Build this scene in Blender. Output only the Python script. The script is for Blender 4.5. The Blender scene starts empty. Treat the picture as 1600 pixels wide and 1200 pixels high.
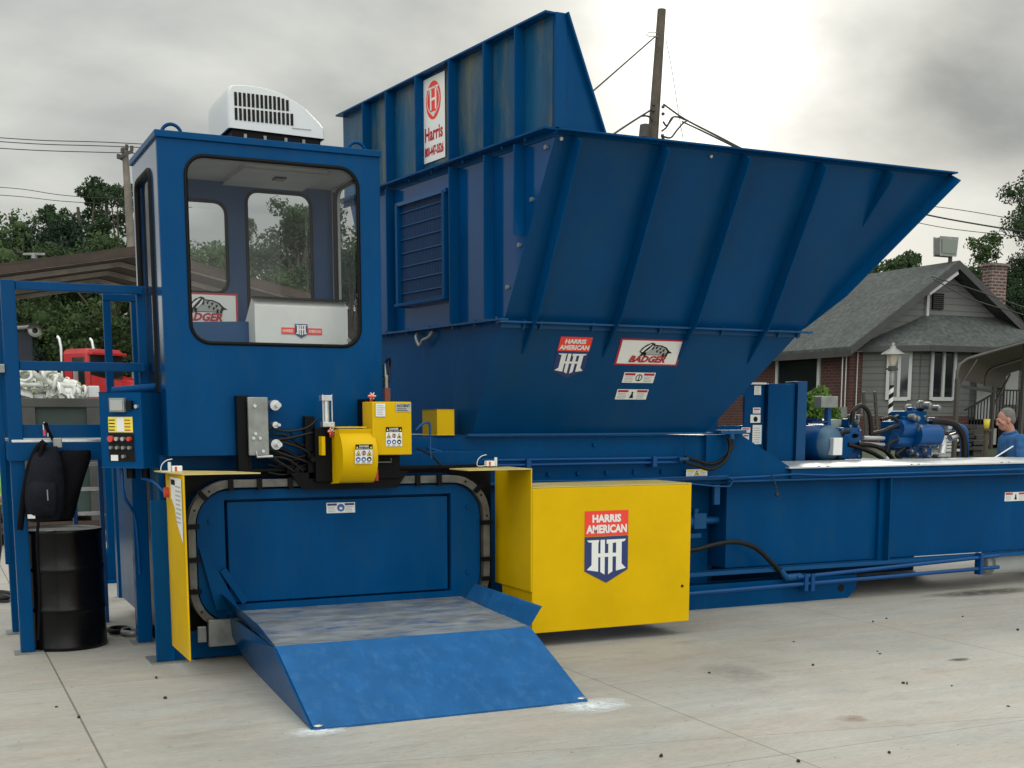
import bpy, math, random
from mathutils import Vector, Matrix
import numpy as np
random.seed(7)
C = bpy.context.scene.collection
SC = bpy.context.scene
R = math.radians

# ---------------------------------------------------------------- camera
F, CY, PITCH, YAW, H = 1926.4, 924.1, 0.141214, 0.442572, 1.7
cd = bpy.data.cameras.new('camera'); cam = bpy.data.objects.new('camera', cd); C.objects.link(cam)
cam.location = (0, 0, H); cam.rotation_euler = (math.pi/2-PITCH, 0, -YAW)
cd.sensor_fit = 'HORIZONTAL'; cd.sensor_width = 36; cd.lens = F/1600*36
cd.shift_y = (CY-600)/1600; cd.clip_start = .1; cd.clip_end = 2000
SC.camera = cam
fw = Vector((math.sin(YAW)*math.cos(PITCH), math.cos(YAW)*math.cos(PITCH), -math.sin(PITCH)))
rt = Vector((math.cos(YAW), -math.sin(YAW), 0)); up = rt.cross(fw); EYE = Vector((0, 0, H))
def ray(x, y): return fw*F+rt*(x-800)+up*(CY-y)
def at(x, y, ax, v):
    """measured point: where the sight line meets the world plane axis = v"""
    d = ray(x, y); return EYE+d*((v-EYE[ax])/d[ax])
def proj(p):
    d = Vector(p)-EYE; z = d.dot(fw); return 800+F*d.dot(rt)/z, CY-F*d.dot(up)/z
def atp(x, y, p, n):
    d = ray(x, y); n = Vector(n); return EYE+d*((n.dot(Vector(p)-EYE))/n.dot(d))

# ---------------------------------------------------------------- world / sun / exposure
SUN_EL, SUN_AZ = R(21), R(35)
sd = Vector((math.sin(SUN_AZ)*math.cos(SUN_EL), math.cos(SUN_AZ)*math.cos(SUN_EL), math.sin(SUN_EL)))
w = bpy.data.worlds.new("World"); SC.world = w; w.use_nodes = True
nt = w.node_tree; N = nt.nodes; L = nt.links
for n in list(N): N.remove(n)
def wn(t, **k):
    n = N.new(t)
    for a, b in k.items(): setattr(n, a, b)
    return n
def mth(op, a, b=None, c=None, tree=None, clamp=False):
    tr = tree or nt
    n = tr.nodes.new('ShaderNodeMath'); n.operation = op; n.use_clamp = clamp
    for i, v in enumerate((a, b, c)):
        if v is None: continue
        if isinstance(v, (int, float)): n.inputs[i].default_value = v
        else: tr.links.new(v, n.inputs[i])
    return n.outputs[0]
out = wn('ShaderNodeOutputWorld'); bg = wn('ShaderNodeBackground'); bg.inputs[1].default_value = 0.1
sky = wn('ShaderNodeTexSky', sky_type='NISHITA', sun_disc=False, sun_elevation=SUN_EL, sun_rotation=SUN_AZ)
tc = wn('ShaderNodeTexCoord'); vec = tc.outputs['Generated']
sep = wn('ShaderNodeSeparateXYZ'); L.new(vec, sep.inputs[0])
zc = mth('ADD', mth('MAXIMUM', sep.outputs[2], 0.0), 0.34)
comb = wn('ShaderNodeCombineXYZ')
L.new(mth('DIVIDE', sep.outputs[0], zc), comb.inputs[0]); L.new(mth('DIVIDE', sep.outputs[1], zc), comb.inputs[1])
n1 = wn('ShaderNodeTexNoise'); n1.inputs['Scale'].default_value = 1.9; n1.inputs['Detail'].default_value = 9; n1.inputs['Roughness'].default_value = .5; n1.inputs['Distortion'].default_value = .1
mp = wn('ShaderNodeMapping'); mp.inputs['Location'].default_value = (3.1, 1.7, 0); mp.inputs['Rotation'].default_value = (0, 0, R(-25)); mp.inputs['Scale'].default_value = (.9, 1.1, 1)
L.new(comb.outputs[0], mp.inputs[0]); L.new(mp.outputs[0], n1.inputs['Vector'])
n2 = wn('ShaderNodeTexNoise'); n2.inputs['Scale'].default_value = .7; n2.inputs['Detail'].default_value = 3
L.new(mp.outputs[0], n2.inputs['Vector'])
cl = mth('ADD', mth('MULTIPLY', n1.outputs[0], .6), mth('MULTIPLY', n2.outputs[0], .55))
mr = wn('ShaderNodeMapRange'); mr.inputs[1].default_value = .475; mr.inputs[2].default_value = .665
L.new(cl, mr.inputs[0])
dt = wn('ShaderNodeVectorMath', operation='DOT_PRODUCT'); L.new(vec, dt.inputs[0])
gd = ray(1120, 70).normalized(); dt.inputs[1].default_value = gd
dpos = mth('MAXIMUM', dt.outputs['Value'], 0.0)
g1 = mth('POWER', dpos, 330); g2 = mth('POWER', dpos, 70); g3 = mth('POWER', dpos, 3)
cr = wn('ShaderNodeValToRGB'); L.new(mr.outputs[0], cr.inputs[0])
cr.color_ramp.elements[0].color = (.235, .256, .258, 1); cr.color_ramp.elements[1].color = (.70, .705, .65, 1)
# overcast sky is brighter towards the zenith, slightly sunward, with fill added behind camera
zen = mth('MULTIPLY_ADD', mth('POWER', mth('MAXIMUM', sep.outputs[2], 0.0), 1.3), 1.7, 1.0)
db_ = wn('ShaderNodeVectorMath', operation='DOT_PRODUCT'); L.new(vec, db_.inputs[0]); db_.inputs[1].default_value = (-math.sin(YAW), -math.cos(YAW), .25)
back = mth('POWER', mth('MAXIMUM', mth('ADD', db_.outputs['Value'], .12), 0.0), .8)  # added sky brightness behind the camera, lights the machine's front faces
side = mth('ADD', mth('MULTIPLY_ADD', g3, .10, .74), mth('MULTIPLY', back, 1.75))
hor = mth('MULTIPLY_ADD', mth('POWER', mth('SUBTRACT', 1.0, mth('MINIMUM', mth('ABSOLUTE', sep.outputs[2]), 1.0)), 12), .42, 1.0)
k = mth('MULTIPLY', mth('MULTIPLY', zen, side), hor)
glow = mth('ADD', mth('MULTIPLY', g1, mth('MULTIPLY_ADD', mr.outputs[0], .8, .6)), mth('MULTIPLY', g2, mth('MULTIPLY_ADD', mr.outputs[0], .24, .03)))
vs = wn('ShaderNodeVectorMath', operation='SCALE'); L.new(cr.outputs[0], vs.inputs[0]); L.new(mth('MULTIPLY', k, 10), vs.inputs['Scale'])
gc = wn('ShaderNodeVectorMath', operation='SCALE'); gc.inputs[0].default_value = (1.0, .985, .90); L.new(mth('MULTIPLY', glow, 10), gc.inputs['Scale'])
va = wn('ShaderNodeVectorMath', operation='ADD'); L.new(vs.outputs[0], va.inputs[0]); L.new(gc.outputs[0], va.inputs[1])
mx = wn('ShaderNodeMix', data_type='RGBA'); mx.inputs[0].default_value = .94
L.new(sky.outputs[0], mx.inputs[6]); L.new(va.outputs[0], mx.inputs[7])
L.new(mx.outputs[2], bg.inputs[0]); L.new(bg.outputs[0], out.inputs[0])
sl = bpy.data.lights.new('sun', 'SUN'); sl.energy = 1.0; sl.angle = R(14); sl.color = (1, .95, .87)
so = bpy.data.objects.new('sun', sl); C.objects.link(so)
so.rotation_euler = sd.to_track_quat('Z', 'Y').to_euler()
SC.view_settings.view_transform = 'Standard'; SC.view_settings.look = 'None'; SC.view_settings.gamma = 1
SC.view_settings.exposure = 0.0
SC.render.engine = 'CYCLES'

# ---------------------------------------------------------------- materials
def mat(name, col, rough=.5, metal=0, coat=0, var=.0, vscale=3., bump=0, bscale=60., emit=None, spec=.5, dirt=None, dirt_amt=.5, dscale=2.5, stretch=None):
    m = bpy.data.materials.new(name); m.use_nodes = True
    t = m.node_tree; b = t.nodes['Principled BSDF']
    b.inputs['Base Color'].default_value = (*col, 1); b.inputs['Roughness'].default_value = rough
    b.inputs['Metallic'].default_value = metal; b.inputs['Coat Weight'].default_value = coat; b.inputs['Coat Roughness'].default_value = .12
    b.inputs['Specular IOR Level'].default_value = spec
    if emit: b.inputs['Emission Color'].default_value = (*emit, 1); b.inputs['Emission Strength'].default_value = 1
    g = t.nodes.new('ShaderNodeNewGeometry'); src = g.outputs['Position']
    if stretch:
        mpn = t.nodes.new('ShaderNodeMapping'); mpn.inputs['Scale'].default_value = stretch; t.links.new(src, mpn.inputs[0]); src = mpn.outputs[0]
    colo = None
    if var:
        n = t.nodes.new('ShaderNodeTexNoise'); n.inputs['Scale'].default_value = vscale; n.inputs['Detail'].default_value = 6; n.inputs['Roughness'].default_value = .6
        t.links.new(src, n.inputs['Vector'])
        mixn = t.nodes.new('ShaderNodeMix'); mixn.data_type = 'RGBA'
        mixn.inputs[6].default_value = (*[max(0, c*(1-var)) for c in col], 1); mixn.inputs[7].default_value = (*[min(1, c*(1+var)) for c in col], 1)
        mrn = t.nodes.new('ShaderNodeMapRange'); mrn.inputs[1].default_value = .3; mrn.inputs[2].default_value = .7; t.links.new(n.outputs[0], mrn.inputs[0])
        t.links.new(mrn.outputs[0], mixn.inputs[0]); colo = mixn.outputs[2]
        rr = t.nodes.new('ShaderNodeMapRange'); rr.inputs[3].default_value = max(0, rough-.08); rr.inputs[4].default_value = min(1, rough+.12)
        t.links.new(n.outputs[0], rr.inputs[0]); t.links.new(rr.outputs[0], b.inputs['Roughness'])
    if dirt:
        n = t.nodes.new('ShaderNodeTexNoise'); n.inputs['Scale'].default_value = dscale; n.inputs['Detail'].default_value = 8; n.inputs['Roughness'].default_value = .68
        t.links.new(src, n.inputs['Vector'])
        mrn = t.nodes.new('ShaderNodeMapRange'); mrn.inputs[1].default_value = .5; mrn.inputs[2].default_value = .75; mrn.inputs[4].default_value = dirt_amt; t.links.new(n.outputs[0], mrn.inputs[0])
        mixn = t.nodes.new('ShaderNodeMix'); mixn.data_type = 'RGBA'; t.links.new(mrn.outputs[0], mixn.inputs[0])
        if colo: t.links.new(colo, mixn.inputs[6])
        else: mixn.inputs[6].default_value = (*col, 1)
        mixn.inputs[7].default_value = (*dirt, 1); colo = mixn.outputs[2]
    if colo: t.links.new(colo, b.inputs['Base Color'])
    if bump:
        n = t.nodes.new('ShaderNodeTexNoise'); n.inputs['Scale'].default_value = bscale; n.inputs['Detail'].default_value = 4
        t.links.new(src, n.inputs['Vector']); bn = t.nodes.new('ShaderNodeBump'); bn.inputs['Strength'].default_value = bump; bn.inputs['Distance'].default_value = .01
        t.links.new(n.outputs[0], bn.inputs['Height']); t.links.new(bn.outputs[0], b.inputs['Normal'])
    return m
M = {}
BLUE = (.0, .050, .158)
M['blue'] = mat('blue_paint', BLUE, .24, spec=.07, var=.14, vscale=1.3, bump=.10, bscale=2.2, dirt=(.010, .055, .125), dirt_amt=.55, dscale=5, stretch=(1.6, 1.6, .45))
M['blue_sheet'] = mat('blue_sheet_paint', (.0, .048, .165), .12, spec=.33, var=.22, vscale=.9, bump=.12, bscale=1.6)
M['blue_old'] = mat('weathered_blue_with_reflections', (.004, .055, .12), .25, spec=.3, var=.35, vscale=1.4, dirt=(.11, .115, .075), dirt_amt=1.2, dscale=1.1, stretch=(1, 2.2, .5), bump=.1, bscale=3)  # grey-green mottling paints reflections into the weathered colour
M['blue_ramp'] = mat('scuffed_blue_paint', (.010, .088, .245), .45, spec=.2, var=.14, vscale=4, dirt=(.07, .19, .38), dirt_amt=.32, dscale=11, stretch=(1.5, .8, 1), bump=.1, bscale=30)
M['blue_light'] = mat('light_blue_paint', (.002, .060, .175), .35, spec=.25, var=.1)
M['pipe_blue'] = mat('blue_pipe_paint', (.002, .055, .19), .3, spec=.3, var=.1)
M['yellow'] = mat('yellow_paint', (.62, .385, .001), .3, spec=.12, var=.07, vscale=2.4, bump=.05, bscale=6)
M['yellow_top'] = mat('greyish_yellow_paint', (.50, .40, .14), .45, var=.12, vscale=6)  # greyer yellow for the top plates
M['black'] = mat('black_paint', (.003, .003, .004), .4, var=.3, spec=.12)
M['drum'] = mat('black_drum_paint', (.0025, .0025, .0035), .26, spec=.25, var=.3, bump=.1, bscale=5)
M['rubber'] = mat('black_rubber', (.012, .012, .012), .55)
M['hose'] = mat('rubber_hose', (.007, .0065, .006), .42, spec=.25, var=.3, vscale=20)
M['grey'] = mat('grey_metal', (.24, .25, .24), .45, .5, var=.25, vscale=9)
M['track'] = mat('worn_track_metal', (.115, .112, .10), .5, .4, var=.35, vscale=12)
M['steel'] = mat('bright_steel', (.55, .56, .57), .3, .8, var=.15, vscale=12)
M['shirt2'] = mat('faded_blue_shirt', (.018, .085, .22), .9, var=.3, vscale=9, bump=1., bscale=7)
M['cap'] = mat('dull_steel_cap', (.17, .175, .18), .35, .7, var=.3, vscale=30)
M['blue_hopper'] = mat('hopper_blue_paint', (.0, .046, .140), .3, spec=.17, var=.18, vscale=1.1, bump=.12, bscale=1.5, dirt=(.010, .05, .10), dirt_amt=.6, dscale=2.5, stretch=(1.2, 1, .6))
M['zinc'] = mat('galvanised_plate', (.62, .63, .63), .32, .55, var=.12, vscale=5)
M['white'] = mat('white_plastic', (.60, .62, .63), .38, var=.05)
M['offwhite'] = mat('off_white_panel', (.60, .61, .60), .5, var=.1)
M['paper'] = mat('label_white', (.72, .72, .70), .5)
M['greylab'] = mat('label_grey', (.35, .36, .35), .5)
M['red'] = mat('label_red', (.78, .045, .025), .45)
M['dred'] = mat('label_dark_red', (.42, .01, .02), .5)
M['navy'] = mat('label_navy', (.015, .03, .13), .5)
M['ink'] = mat('label_black', (.004, .004, .004), .5, spec=.2)
M['lyel'] = mat('label_yellow', (.75, .62, .06), .5)
M['lblue'] = mat('label_blue', (.03, .10, .35), .5)
M['lgrey'] = mat('cab_liner_grey', (.30, .30, .29), .8, var=.12)
M['seal'] = mat('window_rubber', (.003, .003, .003), .5, spec=.15)
M['brick'] = None
M['wood'] = mat('weathered_wood', (.075, .058, .042), .85, var=.4, vscale=6, bump=.4, bscale=30, stretch=(4, 4, .6))
M['batten'] = mat('pale_batten_wood', (.40, .36, .32), .85, var=.35, vscale=2)
M['rust'] = mat('rusty_sheet', (.045, .030, .024), .8, var=.5, vscale=1.5)
M['pole'] = mat('pole_wood', (.085, .07, .055), .9, var=.3, vscale=3, bump=.4, bscale=20)
M['wire'] = mat('cable_black', (.02, .02, .022), .6)
M['skin'] = mat('skin', (.36, .17, .115), .5, var=.12, vscale=14)
M['hair'] = mat('grey_hair', (.12, .11, .10), .7, var=.4, vscale=60)
M['shirt'] = mat('blue_work_shirt', (.04, .13, .30), .85, var=.25, vscale=5, bump=.5, bscale=12)
M['vest'] = mat('hi_vis_vest', (.45, .85, .03), .7, var=.12)
M['trouser'] = mat('dark_trousers', (.02, .022, .03), .85, var=.3)
M['boot'] = mat('black_boot', (.012, .011, .01), .6)
M['fabric'] = mat('black_fabric', (.003, .003, .0045), .8, spec=.1, var=.4, vscale=8, bump=.6, bscale=18)
M['fabric2'] = mat('charcoal_fabric', (.008, .009, .014), .75, spec=.1, var=.35, vscale=9, bump=.6, bscale=25)
M['dump'] = mat('dumpster_green', (.020, .045, .040), .6, var=.35, vscale=2, dirt=(.06, .04, .03), dirt_amt=.6)
M['dumprim'] = mat('dumpster_rim_grey', (.05, .05, .045), .65, var=.35, vscale=2)
M['scrap'] = mat('scrap_metal_white', (.55, .56, .52), .45, .2, var=.3, vscale=8)
M['scrap2'] = mat('scrap_metal_yellowed', (.42, .45, .22), .5, var=.3, vscale=8)
M['truckred'] = mat('truck_red_paint', (.42, .012, .015), .3, coat=.4, var=.1)
M['tank'] = mat('slate_container_paint', (.045, .055, .085), .6, var=.2)
M['siding_trim'] = mat('white_trim', (.46, .47, .46), .55)
M['trimdark'] = mat('dark_trim', (.045, .045, .045), .6, var=.2)
M['winglass'] = mat('window_glass_dark', (.012, .016, .018), .08, spec=.8)
M['lampglass'] = mat('floodlight_glass', (.16, .18, .15), .12)
M['beige'] = mat('carport_beige_sheet', (.065, .053, .04), .6, var=.15)
M['cpost'] = mat('carport_post_metal', (.07, .065, .06), .5, .4)
M['railblack'] = mat('black_iron', (.015, .015, .015), .5)
M['clut'] = mat('weathered_timber', (.045, .038, .03), .85, var=.4, vscale=4)
M['pebble'] = mat('dark_pebble', (.025, .022, .018), .9)
M['orange'] = mat('red_plastic', (.55, .05, .03), .4)
M['conc_l'] = mat('pale_dust', (.62, .64, .64), .9)

def glass():
    m = bpy.data.materials.new('cab_window_glass'); m.use_nodes = True; t = m.node_tree
    for n in list(t.nodes): t.nodes.remove(n)
    o = t.nodes.new('ShaderNodeOutputMaterial'); mi = t.nodes.new('ShaderNodeMixShader')
    tr = t.nodes.new('ShaderNodeBsdfTransparent'); tr.inputs[0].default_value = (.985, .99, .985, 1)
    gl = t.nodes.new('ShaderNodeBsdfGlossy'); gl.inputs['Roughness'].default_value = .02; gl.inputs[0].default_value = (.9, .9, .9, 1)
    fr = t.nodes.new('ShaderNodeLayerWeight'); fr.inputs[0].default_value = .5
    t.links.new(mth('MULTIPLY_ADD', mth('POWER', fr.outputs['Facing'], 4.5, tree=t), .7, .022, tree=t, clamp=True), mi.inputs[0])
    t.links.new(tr.outputs[0], mi.inputs[1]); t.links.new(gl.outputs[0], mi.inputs[2]); t.links.new(mi.outputs[0], o.inputs[0]); return m
M['glass'] = glass()
M['blue_gloss'] = mat('polished_blue_paint', (.0, .045, .15), .08, spec=.6, coat=1., var=.1)

def brickmat(name, c1, c2, mo, sc, bw=.5, rh=.25, ms=.02, axis='x'):
    m = bpy.data.materials.new(name); m.use_nodes = True; t = m.node_tree; b = t.nodes['Principled BSDF']; b.inputs['Roughness'].default_value = .85
    g = t.nodes.new('ShaderNodeNewGeometry'); s = t.nodes.new('ShaderNodeSeparateXYZ'); t.links.new(g.outputs['Position'], s.inputs[0])
    c = t.nodes.new('ShaderNodeCombineXYZ')
    t.links.new(mth('ADD', s.outputs[0], s.outputs[1], tree=t), c.inputs[0]); t.links.new(s.outputs[2], c.inputs[1])
    br = t.nodes.new('ShaderNodeTexBrick'); br.inputs['Color1'].default_value = (*c1, 1); br.inputs['Color2'].default_value = (*c2, 1); br.inputs['Mortar'].default_value = (*mo, 1)
    br.inputs['Scale'].default_value = sc; br.inputs['Brick Width'].default_value = bw; br.inputs['Row Height'].default_value = rh; br.inputs['Mortar Size'].default_value = ms
    t.links.new(c.outputs[0], br.inputs['Vector'])
    n = t.nodes.new('ShaderNodeTexNoise'); n.inputs['Scale'].default_value = 2; n.inputs['Detail'].default_value = 5; t.links.new(g.outputs['Position'], n.inputs['Vector'])
    mi = t.nodes.new('ShaderNodeMix'); mi.data_type = 'RGBA'; mi.blend_type = 'MULTIPLY'; mi.inputs[0].default_value = .6
    t.links.new(br.outputs[0], mi.inputs[6]); t.links.new(n.outputs[0], mi.inputs[7])
    sc2 = t.nodes.new('ShaderNodeMix'); sc2.data_type = 'RGBA'; sc2.inputs[0].default_value = 1; 
    t.links.new(mi.outputs[2], b.inputs['Base Color']); t.nodes.remove(sc2); return m
M['brick'] = brickmat('red_brick', (.12, .034, .026), (.08, .024, .02), (.12, .10, .09), 1.0, .22, .075, .008)
M['chimbrick'] = brickmat('chimney_brick', (.17, .05, .04), (.11, .035, .03), (.26, .24, .22), 1.0, .25, .09, .02)

def shingle():
    m = mat('grey_shingles', (.062, .070, .069), .9, var=.25, vscale=1.2)
    t = m.node_tree; b = t.nodes['Principled BSDF']; g = t.nodes.new('ShaderNodeNewGeometry')
    n = t.nodes.new('ShaderNodeTexNoise'); n.inputs['Scale'].default_value = 9; n.inputs['Detail'].default_value = 3; t.links.new(g.outputs['Position'], n.inputs['Vector'])
    l = b.inputs['Base Color'].links[0].from_socket
    mi = t.nodes.new('ShaderNodeMix'); mi.data_type = 'RGBA'; mi.blend_type = 'MULTIPLY'; mi.inputs[0].default_value = 1
    r = t.nodes.new('ShaderNodeMapRange'); r.inputs[1].default_value = .3; r.inputs[2].default_value = .7; r.inputs[3].default_value = .55; r.inputs[4].default_value = 1.3
    t.links.new(n.outputs[0], r.inputs[0]); t.links.new(l, mi.inputs[6]); t.links.new(r.outputs[0], mi.inputs[7]); t.links.new(mi.outputs[2], b.inputs['Base Color']); return m
M['shingle'] = shingle()

def siding():
    m = mat('grey_siding', (.15, .152, .148), .7, var=.12, vscale=2)
    t = m.node_tree; b = t.nodes['Principled BSDF']; g = t.nodes.new('ShaderNodeNewGeometry'); s = t.nodes.new('ShaderNodeSeparateXYZ'); t.links.new(g.outputs['Position'], s.inputs[0])
    fr = mth('FRACT', mth('MULTIPLY', s.outputs[2], 1/.16, tree=t), tree=t)
    ln = mth('LESS_THAN', fr, .13, tree=t)
    l = b.inputs['Base Color'].links[0].from_socket
    mi = t.nodes.new('ShaderNodeMix'); mi.data_type = 'RGBA'; t.links.new(mth('MULTIPLY', ln, .6, tree=t), mi.inputs[0]); t.links.new(l, mi.inputs[6]); mi.inputs[7].default_value = (.05, .05, .05, 1)
    t.links.new(mi.outputs[2], b.inputs['Base Color'])
    bn = t.nodes.new('ShaderNodeBump'); bn.inputs['Strength'].default_value = .8; bn.inputs['Distance'].default_value = .03; t.links.new(fr, bn.inputs['Height']); t.links.new(bn.outputs[0], b.inputs['Normal'])
    return m
M['siding'] = siding()

def leafmat(name, c1, c2, sc=.5):
    m = bpy.data.materials.new(name); m.use_nodes = True; t = m.node_tree; b = t.nodes['Principled BSDF']; b.inputs['Roughness'].default_value = .65
    b.inputs['Specular IOR Level'].default_value = .2
    g = t.nodes.new('ShaderNodeNewGeometry')
    n = t.nodes.new('ShaderNodeTexNoise'); n.inputs['Scale'].default_value = sc; n.inputs['Detail'].default_value = 3; t.links.new(g.outputs['Position'], n.inputs['Vector'])
    f = mth('ADD', mth('MULTIPLY', n.outputs[0], 1.2, tree=t), mth('MULTIPLY', g.outputs['Random Per Island'], .5, tree=t), tree=t)
    r = t.nodes.new('ShaderNodeMapRange'); r.inputs[1].default_value = .5; r.inputs[2].default_value = 1.2; t.links.new(f, r.inputs[0])
    mi = t.nodes.new('ShaderNodeMix'); mi.data_type = 'RGBA'; mi.inputs[6].default_value = (*c1, 1); mi.inputs[7].default_value = (*c2, 1); t.links.new(r.outputs[0], mi.inputs[0])
    t.links.new(mi.outputs[2], b.inputs['Base Color'])
    o = t.nodes['Material Output']; tl = t.nodes.new('ShaderNodeBsdfTranslucent'); t.links.new(mi.outputs[2], tl.inputs[0])
    ms = t.nodes.new('ShaderNodeMixShader'); ms.inputs[0].default_value = .25; t.links.new(b.outputs[0], ms.inputs[1]); t.links.new(tl.outputs[0], ms.inputs[2]); t.links.new(ms.outputs[0], o.inputs[0])
    return m
M['leaf'] = leafmat('dark_green_leaves', (.018, .038, .022), (.055, .095, .035))
M['leaf2'] = leafmat('mid_green_leaves', (.025, .05, .022), (.085, .13, .045))
M['needle'] = leafmat('pine_needles', (.012, .026, .020), (.030, .055, .033))
M['bush'] = leafmat('bright_bush_leaves', (.035, .09, .015), (.12, .22, .04), 2)

def concrete():
    m = bpy.data.materials.new('broomed_concrete'); m.use_nodes = True; t = m.node_tree; b = t.nodes['Principled BSDF']
    g = t.nodes.new('ShaderNodeNewGeometry'); P = g.outputs['Position']
    def noise(sc, det, stretch, rough=.6):
        mpn = t.nodes.new('ShaderNodeMapping'); mpn.inputs['Scale'].default_value = stretch; t.links.new(P, mpn.inputs[0])
        n = t.nodes.new('ShaderNodeTexNoise'); n.inputs['Scale'].default_value = sc; n.inputs['Detail'].default_value = det; n.inputs['Roughness'].default_value = rough
        t.links.new(mpn.outputs[0], n.inputs['Vector']); return n.outputs[0]
    def rng(v, a, b_, c, d):
        r = t.nodes.new('ShaderNodeMapRange'); r.inputs[1].default_value = a; r.inputs[2].default_value = b_; r.inputs[3].default_value = c; r.inputs[4].default_value = d; t.links.new(v, r.inputs[0]); return r.outputs[0]
    A = lambda *a, **kk: mth(*a, tree=t, **kk)
    broad = rng(noise(.5, 4, (1, 1, 1)), .3, .7, .86, 1.12)
    streak = rng(noise(1.4, 9, (.8, 5, 1), .78), .3, .7, .86, 1.12)
    fine = rng(noise(45, 5, (.3, 2.6, 1), .75), .3, .7, .78, 1.2)
    blot = rng(noise(2.2, 6, (1, 2.2, 1), .65), .56, .72, 1, .80)
    v = A('MULTIPLY', A('MULTIPLY', broad, streak), A('MULTIPLY', fine, blot))
    s = t.nodes.new('ShaderNodeSeparateXYZ'); t.links.new(P, s.inputs[0])
    j = None
    for ax, val, wd in ((0, .71, .006), (0, 3.86, .004), (1, 8.13, .003), (0, 7.0, .004), (0, -2.4, .006), (1, 12.6, .006), (1, 4.9, .003)):
        l = A('LESS_THAN', A('ABSOLUTE', A('SUBTRACT', s.outputs[ax], val)), wd); j = l if j is None else A('MAXIMUM', j, l)
    # faint diagonal joint right of the ramp
    dj = A('ABSOLUTE', A('SUBTRACT', A('ADD', s.outputs[1], A('MULTIPLY', s.outputs[0], .19)), 6.02))
    j = A('MAXIMUM', j, A('MULTIPLY', A('LESS_THAN', dj, .003), .8))
    v = A('MULTIPLY', v, A('MULTIPLY_ADD', j, -.55, 1.0))
    mi = t.nodes.new('ShaderNodeMix'); mi.data_type = 'RGBA'; t.links.new(rng(noise(.8, 5, (1, 3, 1)), .35, .7, 0, 1), mi.inputs[0])
    mi.inputs[6].default_value = (.342, .337, .312, 1); mi.inputs[7].default_value = (.342, .304, .258, 1)
    speck = rng(noise(26, 2, (1, 1, 1), .5), .70, .74, 1, .55)
    mark = rng(noise(1.1, 7, (.35, 1.6, 1), .8), .60, .70, 1, .86)
    v = A('MULTIPLY', v, A('MULTIPLY', speck, mark))
    vs_ = t.nodes.new('ShaderNodeVectorMath'); vs_.operation = 'SCALE'; t.links.new(mi.outputs[2], vs_.inputs[0]); t.links.new(v, vs_.inputs['Scale'])
    t.links.new(vs_.outputs[0], b.inputs['Base Color']); b.inputs['Roughness'].default_value = .72
    bn = t.nodes.new('ShaderNodeBump'); bn.inputs['Strength'].default_value = .35; bn.inputs['Distance'].default_value = .004
    t.links.new(A('SUBTRACT', fine, A('MULTIPLY', j, 2.)), bn.inputs['Height']); t.links.new(bn.outputs[0], b.inputs['Normal']); return m
M['concrete'] = concrete()
M['deckworn'] = mat('worn_deck_plate', (.19, .21, .23), .5, .15, var=.4, vscale=5, dirt=(.012, .07, .21), dirt_amt=1.1, dscale=4.5, stretch=(.9, 1.9, 1))
M['grass'] = mat('yard_grass', (.05, .065, .03), .95, var=.45, vscale=3, dirt=(.13, .11, .08), dirt_amt=.9, dscale=1)

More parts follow.
